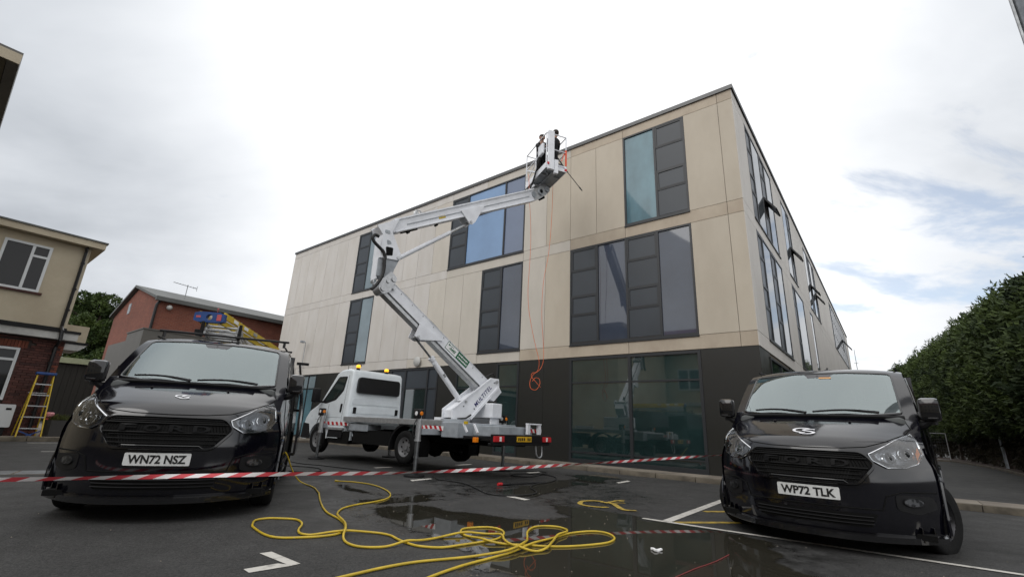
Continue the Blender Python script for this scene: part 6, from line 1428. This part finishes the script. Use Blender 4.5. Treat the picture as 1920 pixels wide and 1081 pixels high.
# ------------------------------------------------------------------ two people in the basket
def skin_mesh(name, verts, edges, radii, m, parent=None, root=0, sub=1):
    me = bpy.data.meshes.new(name); me.from_pydata(verts, edges, []); o = bpy.data.objects.new(name, me); col.objects.link(o)
    sk = o.modifiers.new('skin', 'SKIN'); sd = me.skin_vertices[0].data
    for i, r_ in enumerate(radii): sd[i].radius = (r_, r_); sd[i].use_root = (i == root)
    sk.use_smooth_shade = True; ss = o.modifiers.new('sub', 'SUBSURF'); ss.levels = sub; ss.render_levels = sub
    me.materials.append(m); o.parent = parent; return o
def person(label, M4, pelvis, chest, neck, head, armR, armL, legR, legL, face):
    """joint points in basket coordinates, metres"""
    V = []; E = []; R = []
    zk = .885; sq = lambda q: (q[0], q[1], q[2]*zk)
    pelvis, chest, neck, head = map(sq, (pelvis, chest, neck, head)); armR, armL, legR, legL = ([sq(q) for q in l_] for l_ in (armR, armL, legR, legL))
    def add(p, r_, par=None):
        V.append(tuple(M4 @ Vector(p))); R.append(r_)
        if par is not None: E.append((par, len(V)-1))
        return len(V)-1
    pe = add(pelvis, .115); be = add([(a+b)/2 for a, b in zip(pelvis, chest)], .105, pe); ch = add(chest, .125, be); ne = add(neck, .055, ch)
    nk = add([(a+b)/2 for a, b in zip(neck, head)], .055, ne); hd_ = add(head, .104, nk); up = add([h+.35*(h-n_) for h, n_ in zip(head, neck)], .092, hd_)
    add([h+f*.085 for h, f in zip(head, face)], .03, hd_)
    nb = 8
    ends = []
    for arm in (armR, armL):
        s = add(arm[0], .055, ch); e = add(arm[1], .042, s); w = add(arm[2], .028, e); d = (Vector(arm[2])-Vector(arm[1])).normalized(); sd_ = d.cross(Vector((0, 0, 1))).normalized()
        pa = add(Vector(arm[2])+d*.05, .030, w)
        for k, (o, ln) in enumerate(((-.03, .06), (-.012, .075), (.008, .08), (.026, .07))): a = add(Vector(arm[2])+d*.09+sd_*o, .009, pa); add(Vector(arm[2])+d*(.09+ln*.7)+sd_*o+Vector((0, 0, -.025)), .008, a)
        t = add(Vector(arm[2])+d*.04+sd_*.045, .010, pa)
        ends.append((s, e, w))
    for leg in (legR, legL):
        h = add(leg[0], .085, pe); k = add(leg[1], .06, h); a = add(leg[2], .042, k); f = add(Vector(leg[2])+Vector(face)*.13+Vector((0, 0, -.04)), .035, a)
    b = skin_mesh('person', V, E, R, M['skin']); tag(b, label, 'person')
    # workwear over the same joints
    keep = {}; V2 = []; R2 = []; E2 = []
    hand = set()
    def idx(i, extra):
        if i not in keep: keep[i] = len(V2); V2.append(V[i]); R2.append(R[i]+extra)
        return keep[i]
    for a, c in E:
        if R[a] < .0305 and R[c] < .0305: continue
        if a in (nk, hd_, up) or c in (nk, hd_, up): continue
        if R[c] <= .030 and R[a] <= .031: continue
        if R[c] == .030: continue
        E2.append((idx(a, .018), idx(c, .018)))
    skin_mesh('workwear', V2, E2, R2, M['cloth'], b)
    mb = MB(); hc = Vector(head)-Vector(face)*.025+Vector((0, 0, .045)); mb.sphere(tuple(M4 @ hc), .098, 14, (1, 1, .95)); mb.build('hair', M['hair'], b, True)
    mb = MB(); fv = Vector(face); sd_ = fv.cross(Vector((0, 0, 1))).normalized()
    for s_ in (-1, 1): q = Vector(head)+fv*.082+sd_*s_*.033+Vector((0, 0, .02)); mb.sphere(tuple(M4 @ q), .011, 6)
    q = Vector(head)+fv*.080-Vector((0, 0, .045)); mb.sphere(tuple(M4 @ q), .016, 8, (1.4, 1.4, .4)); mb.build('face_features', M['hair'], b)
    mb = MB()
    for s_ in (-1, 1): q = Vector(head)+sd_*s_*.082; mb.sphere(tuple(M4 @ q), .022, 8, (.6, .8, 1.2))
    mb.build('ears', M['skin'], b, True)
    return b
person('person in black workwear standing at the right of the basket holding a lance', BM_, (.10, -.30, .90), (.11, -.34, 1.28), (.12, -.36, 1.42), (.13, -.40, 1.56),
       [(.27, -.33, 1.36), (.34, -.12, 1.14), (.36, .10, 1.02)], [(-.05, -.36, 1.36), (.02, -.10, 1.12), (.22, .06, 1.04)], [(.18, -.28, .84), (.20, -.24, .46), (.19, -.28, .09)], [(.02, -.28, .84), (.02, -.22, .46), (.01, -.28, .09)], (.55, .80, -.2))
person('person in black workwear leaning over the left side of the basket controls', BM_, (-.10, .10, .86), (-.16, -.04, 1.20), (-.19, -.10, 1.34), (-.21, -.15, 1.46),
       [(-.02, -.10, 1.27), (-.02, -.32, 1.08), (-.16, -.44, .98)], [(-.30, .0, 1.27), (-.38, -.20, 1.05), (-.36, -.40, .92)], [(-.02, .12, .80), (-.02, .08, .45), (-.02, .13, .09)], [(-.19, .12, .80), (-.20, .06, .45), (-.19, .13, .09)], (-.35, -.85, -.3))
mb = MB(); a = BM_ @ Vector((.20, -.05, 1.04)); b_ = Vector((1.49, 12.6, 8.70)); c_ = Vector((1.93, 12.62, 8.12)); mb.tube([a, a.lerp(b_, .5)+Vector((0, 0, .02)), b_], .02, 8); mb.tube([b_, c_], .012, 8); mb.tube([b_, b_.lerp(c_, .15)], .022, 8); mb.tube([c_, c_+(c_-b_).normalized()*.14], [.022, .015], 8)
lo = mb.build('jet_wash_lance', M['blackplastic'], None, True); tag(lo, 'long black jet wash lance pointing down out of the raised basket', 'lance')

M['grime'] = mat('grime', (.05, .045, .04), .7, var=.5, vscale=20)
for x0, x1, z in ((2.90, 3.6, 1.12), (3.62, 4.2, 1.05)): side_patch('body_crease', [(x0, z), (x1, z), (x1, z+.012), (x0, z+.012)], .002, M['greypaint'], thick=.004)
side_patch('door_gap', [(3.62, .9), (3.632, .9), (3.632, 1.5), (3.62, 1.5)], .001, M['under'], thick=.003)
mb = MB(); mb.box(2.655, 2.6645, -.93, .93, .99, 1.0); mb.build('panel_seam', M['under'], tk)
for t in np.linspace(.25, Lb-.3, 9):
    q = lb_(t, .0); mb = MB(); mb.cyl(B(q.x, q.y, .12), B(q.x, q.y, .128), .012, 8); wpart(mb, 'bolt', M['steel'])
mb = MB(); mb.tube([B(*lb_(t, .07+.012*sin(t*7)), .07) for t in np.linspace(.2, Lb-.1, 30)], .014, 6); wpart(mb, 'hydraulic_hose', M['blackhose'], True)
mb = MB(); mb.tube(catmull([B(1.0, 2.1, .1), B(.92, 2.22, .12), B(.72, 2.12, .08)], 6), .018, 6); wpart(mb, 'hydraulic_hose', M['blackhose'], True)
for u, w in ((.05, 1.40), (.35, 1.36), (.9, 2.0)): mb = MB(); mb.cyl(B(u, w, .211), B(u, w, .222), .016, 8); wpart(mb, 'bolt', M['steel'])
mb = MB(); mb.beam(B(-1.0, 5.74, .1175), B(-.82, 5.845, .1175), .003, .07); wpart(mb, 'warning_label', M['yellow'])
# ------------------------------------------------------------------ hoses, rope, tape and litter
def hose(name, pts, r_, m, label, cat, group=None, z=None, seed=0, loops=None):
    P = catmull([(x, y, 0) for x, y in pts], 7); cnt = {}; Q = []
    for i, p in enumerate(P):                      # lift later strands over earlier ones where they cross
        zz_ = r_+.002
        for j in range(0, i-14):
            d = (P[j].x-p.x)**2+(P[j].y-p.y)**2
            if d < .0016*(r_/.01)**2*1.6: zz_ = max(zz_, Q[j].z+2*r_*1.02)
        Q.append(Vector((p.x, p.y, zz_)))
    zs = [q.z for q in Q]
    for it in range(3): zs = [max(Q[i].z, (zs[max(0, i-1)]+zs[i]*2+zs[min(len(zs)-1, i+1)])/4) for i in range(len(zs))]
    Q = [Vector((q.x, q.y, zv)) for q, zv in zip(Q, zs)]
    mb = MB(); mb.tube(Q, r_, 10); o = mb.build(name, m, None, True); return tag(o, label, cat, group), Q
HA = [(-4.245,9.81),(-3.605,8.603),(-3.117,7.81),(-2.76,7.39),(-2.512,6.878),(-2.191,6.108),(-1.919,5.572),(-1.683,5.246),(-1.531,4.998),(-1.446,4.743),(-1.449,4.577),(-1.529,4.475),(-1.653,4.4),(-1.855,4.344),(-2.031,4.434),(-2.249,4.668),(-2.338,4.818),(-2.395,4.987),(-2.338,5.091),(-2.218,5.119),(-2.054,5.1),(-1.925,4.942),(-1.858,4.723),(-1.809,4.593),(-1.738,4.51),(-1.632,4.488),(-1.486,4.57),(-1.357,4.659),(-1.164,4.689),(-1.005,4.622),(-0.892,4.474),(-0.768,4.339),(-0.643,4.265),(-0.478,4.265),(-0.323,4.383),(-0.179,4.504),(-0.045,4.637),(0.024,4.828),(0.012,5.019),(-0.078,5.134),(-0.212,5.127),(-0.36,5.032),(-0.386,4.887),(-0.337,4.756),(-0.225,4.628),(-0.101,4.502),(0.055,4.468),(0.248,4.472),(0.401,4.461),(0.598,4.497),(0.809,4.59),(0.997,4.724),(1.092,4.919),(1.061,5.125),(0.913,5.176),(0.668,5.025),(0.468,4.762),(0.288,4.495),(0.109,4.226),(-0.067,4.012),(-0.268,3.774),(-0.426,3.533),(-0.535,3.323),(-.72,2.9),(-1.1,2.3),(-1.3,1.2)]
HB = [(-2.739,8.27),(-2.432,8.231),(-2.068,7.973),(-1.751,7.488),(-1.568,7.029),(-1.531,6.666),(-1.623,6.358),(-1.765,6.095),(-1.829,5.81),(-1.777,5.5),(-1.672,5.248),(-1.515,4.948),(-1.418,4.674),(-1.353,4.426),(-1.268,4.269),(-1.149,4.18),(-1.02,4.168),(-0.908,4.224),(-0.806,4.34),(-0.71,4.428),(-0.562,4.597),(-0.397,4.744),(-0.238,4.822),(-0.07,4.81),(0.014,4.736),(0.035,4.568),(0.083,4.381),(0.183,4.274),(0.293,4.272),(0.393,4.362),(0.46,4.566),(0.538,4.839),(0.645,5.02),(0.658,5.206),(0.591,5.322),(0.453,5.337),(0.331,5.244),(0.263,5.021),(0.244,4.736),(0.227,4.523),(0.146,4.282),(0.019,4.123),(-0.154,4.048),(-0.4,3.927),(-0.627,3.802),(-0.812,3.636),(-0.969,3.454),(-1.091,3.311),(-1.5,2.9),(-2.3,2.2),(-2.8,1.4)]
M['yellowhose'].node_tree.nodes['Principled BSDF'].inputs['Roughness'].default_value = .32
def smooth_z(Q):
    z = np.array([q.z for q in Q]); n = len(z); d = np.array([z[max(0, i-3):i+4].max() for i in range(n)])
    k = np.hanning(17)[1:-1]; k /= k.sum(); d2 = np.convolve(np.pad(d, 7, mode='edge'), k, 'valid'); z = np.maximum(d2, .0105)
    wob = [.004*mnoise.noise(Vector((i*.13, 0, 7.7))) for i in range(n)]
    return [Vector((q.x+w_, q.y+w_, zz_)) for q, zz_, w_ in zip(Q, z, wob)]
# first hose rises into the open side door of the left van
P = catmull([(-3.223, 7.126, .52), (-3.19, 7.22, .46), (-3.17, 7.42, .25), (-3.13, 7.62, .08), (-3.02, 7.66, .018), (-2.88, 7.52, .012), (-2.72, 7.28, .012)], 8)
mb = MB()
Pa = catmull([(x, y, 0) for x, y in HA[4:]], 7); Q = []
for i, p in enumerate(Pa):
    zz_ = .012
    for j in range(0, i-14):
        if (Pa[j].x-p.x)**2+(Pa[j].y-p.y)**2 < .0022: zz_ = max(zz_, .0305)
    Q.append(Vector((p.x, p.y, zz_)))
Q = smooth_z(Q); mb.tube(P[:-1]+Q, .0098, 10); o = mb.build('yellow_hose', M['yellowhose'], None, True); tag(o, 'yellow hose running out of the left van side door and looping over the puddle', 'hose', 'yellow hoses on the tarmac')
lift = Q
P2 = catmull([(x, y, 0) for x, y in HB], 7); Q2 = []
for i, p in enumerate(P2):
    zz_ = .012
    for q in lift:
        if (q.x-p.x)**2+(q.y-p.y)**2 < .0011: zz_ = max(zz_, min(q.z, .031)+.0200)
    for j in range(0, i-14):
        if (P2[j].x-p.x)**2+(P2[j].y-p.y)**2 < .0011: zz_ = max(zz_, .0305)
    Q2.append(Vector((p.x, p.y, zz_)))
Q2 = smooth_z(Q2); mb = MB(); mb.tube(Q2, .0098, 10); mb.tube([Q2[0]+Vector((-.05, .01, .0)), Q2[0]], .016, 8); o = mb.build('yellow_hose', M['yellowhose'], None, True); tag(o, 'yellow hose with loose end lying on the dry tarmac behind the first loop', 'hose', 'yellow hoses on the tarmac')
BG = 'black pressure hoses under the truck'
hose('black_hose', [(-5.298,11.906),(-4.649,11.151),(-4.038,10.868),(-3.314,10.453),(-2.645,10.07),(-2.1,9.8)], .011, M['blackhose'], 'thin black hose running straight from behind the left van to the near jack', 'hose', BG)
hose('black_hose', [(-4.578,10.443),(-4.138,10.4),(-3.802,10.197),(-3.632,9.874),(-3.599,9.511),(-3.881,9.374),(-4.069,9.419)], .011, M['blackhose'], 'short black hose loop just behind the open van door', 'hose', BG)
hose('black_hose', [(-1.383,9.702),(-1.222,9.209),(-1.029,9.054),(-0.815,8.892),(-0.628,8.648),(-0.466,8.225),(-0.331,7.839),(-0.212,7.571),(-0.046,7.475),(0.141,7.502),(0.331,7.595),(0.469,7.749),(0.538,7.975),(0.522,8.224),(0.473,8.508),(0.511,8.848),(0.652,9.195),(0.817,9.445),(1.006,9.853),(1.103,10.327),(1.066,10.787),(0.862,11.002),(0.643,10.519),(0.439,10.382),(0.244,10.423),(0.164,10.6),(0.254,10.897),(0.519,11.092),(0.686,10.956),(0.876,10.956),(1.006,11.468),(0.96,11.796),(0.646,11.844),(0.269,11.698),(0.085,11.708)], .011, M['blackhose'], 'long black hose curling across the wet tarmac into a coil by the kerb', 'hose', BG)
mb = MB(); mb.tube([(.02, 8.77, .02), (.36, 9.083, .02), (.80, 9.43, .02)], .014, 8); mb.tube([(-.02, 8.735, .025), (.12, 8.86, .025)], .028, 8); mb.cur = 1; mb.tube([(-.09, 8.67, .03), (-.02, 8.735, .028)], .026, 8)
o = mb.build('jet_wash_gun', [M['blackplastic'], M['red']], None, True); tag(o, 'black jet wash gun with a red tip lying on the wet tarmac', 'spray gun')
# orange hoses hanging from the basket
def hang(pts, label, rad=.0065):
    mb = MB(); mb.tube(catmull(pts, 8), rad, 6); o = mb.build('orange_hose', M['orangehose'], None, True); tag(o, label, 'hose', 'orange hoses hanging from the basket')
yy = 12.62
hang([(.36, 12.7, 8.55), (.40, yy, 7.7), (.46, yy, 7.0), (.49, yy, 6.29), (.485, yy, 5.6), (.46, yy, 4.81), (.50, yy, 4.2), (.62, yy, 3.58), (.74, yy, 3.1), (.83, yy, 2.75), (.80, yy+.03, 2.50), (.68, yy+.04, 2.38), (.60, yy+.02, 2.2), (.62, yy-.02, 2.02), (.76, yy-.03, 1.98), (.86, yy, 2.12), (.85, yy+.03, 2.27), (.74, yy+.03, 2.30), (.66, yy, 2.20)], 'left orange hose hanging from the basket, its end coiled before the black panels')
hang([(1.12, 12.65, 8.5), (1.11, yy, 8.1), (1.10, yy, 7.2), (1.06, yy, 6.32), (1.0, yy, 5.7), (.91, yy, 5.15), (.87, yy, 4.5), (.88, yy, 3.89), (.93, yy, 3.3), (.95, yy-.02, 2.85), (.90, yy-.04, 2.6), (.78, yy-.05, 2.45), (.66, yy-.04, 2.42), (.63, yy-.03, 2.33), (.74, yy-.05, 2.2), (.88, yy-.05, 2.05)], 'right orange hose hanging from the basket in front of the beige panels')
# barrier tape
def tape():
    A0 = Vector((-4.9, 3.65, .40)); A1 = Vector((-2.174, 4.9, .447)); A2 = Vector((.112, 6.8, .452)); A3 = Vector((4.35, 9.35, .675))
    P = catmull([A0, Vector((-4.051, 4.05, .402)), A1, Vector((-1.1, 5.7, .437)), A2, Vector((2.2, 8.2, .545)), A3], 60); L_ = [0.]
    for i in range(1, len(P)): L_.append(L_[-1]+(P[i]-P[i-1]).length)
    def at_(s): 
        i = min(max(int(np.searchsorted(L_, s))-1, 0), len(P)-2); t = (s-L_[i])/(L_[i+1]-L_[i]); return P[i].lerp(P[i+1], t), (P[i+1]-P[i]).normalized()
    mb = MB(); w = .038; s = 0.; k = 0; pit = .115
    def pt(s, f):
        p, d = at_(max(0, min(L_[-1]-.001, s))); tw = .25+.5*sin(s*1.9)+.35*sin(s*4.3+1); side = d.cross(Vector((0, 0, 1))).normalized()
        return p+(Vector((0, 0, 1))*cos(tw)+side*sin(tw))*w*(f-.5)
    while s < L_[-1]-.2:
        mb.cur = k % 2
        for j in range(4):
            f0, f1 = j/4, (j+1)/4; sl_ = .09
            mb.add([pt(s+sl_*f0, f0), pt(s+pit+sl_*f0, f0), pt(s+pit+sl_*f1, f1), pt(s+sl_*f1, f1)], [(0, 1, 2, 3)])
        s += pit; k += 1
    o = mb.build('barrier_tape', [M['tape_r'], M['tape_w']], None, fixn=False); tag(o, 'red and white striped barrier tape stretched across the yard between the two vans', 'tape')
tape()
# post behind the right van that holds the tape
ps = empty('cone_post', 'slim black barrier post hidden behind the right van with the tape tied on', 'post', (4.40, 9.38, 0))
mb = MB(); mb.tube([(0, 0, 0), (0, 0, .9)], .025, 8); mb.lathe([(.001, .05), (.12, .04), (.15, 0), (.001, 0)], 14, lambda r_, t, a: (r_*cos(t), r_*sin(t), a)); mb.build('post', M['blackplastic'], ps, True)
# bits on the ground
mb = MB(); pts = []
for i in range(14): t = 2*pi*i/14; r_ = .038*(1+.3*sin(3*t+1)); pts.append((1.368+r_*cos(t)*1.15, 4.512+r_*sin(t)*1.1))
mb.prism(pts, .007, .019, lambda a, b, d: (a, b, d+.006*sin(a*90))); o = mb.build('crumpled_paper', M['stripe_w'], None); tag(o, 'small crumpled white scrap floating in the puddle', 'litter')
mb = MB(); mb.tube(catmull([(1.15, 3.62, .009), (1.479, 3.96, .010), (1.647, 4.116, .009), (1.80, 4.26, .011), (1.987, 4.472, .010)], 6), .003, 6); o = mb.build('red_string', mat('dull_red', (.22, .03, .03), .6), None, True); tag(o, 'thin dull red string lying in the puddle near the bottom edge', 'string')
mb = MB(); r2 = np.random.default_rng(4)
for i in range(420):
    x = r2.uniform(-5, 5); y = r2.uniform(2.5, 12); a = r2.uniform(.003, .010); t = r2.uniform(0, 6.28)
    mb.add([(x+a*cos(t+k*2.1), y+a*sin(t+k*2.1), .008) for k in range(3)]+[(x, y, .008+a*.8)], [(0, 1, 3), (1, 2, 3), (2, 0, 3)])
o = mb.build('loose_grit', M['concrete'], None); tag(o, 'scattered pale grit on the tarmac', 'grit', kind='stuff')
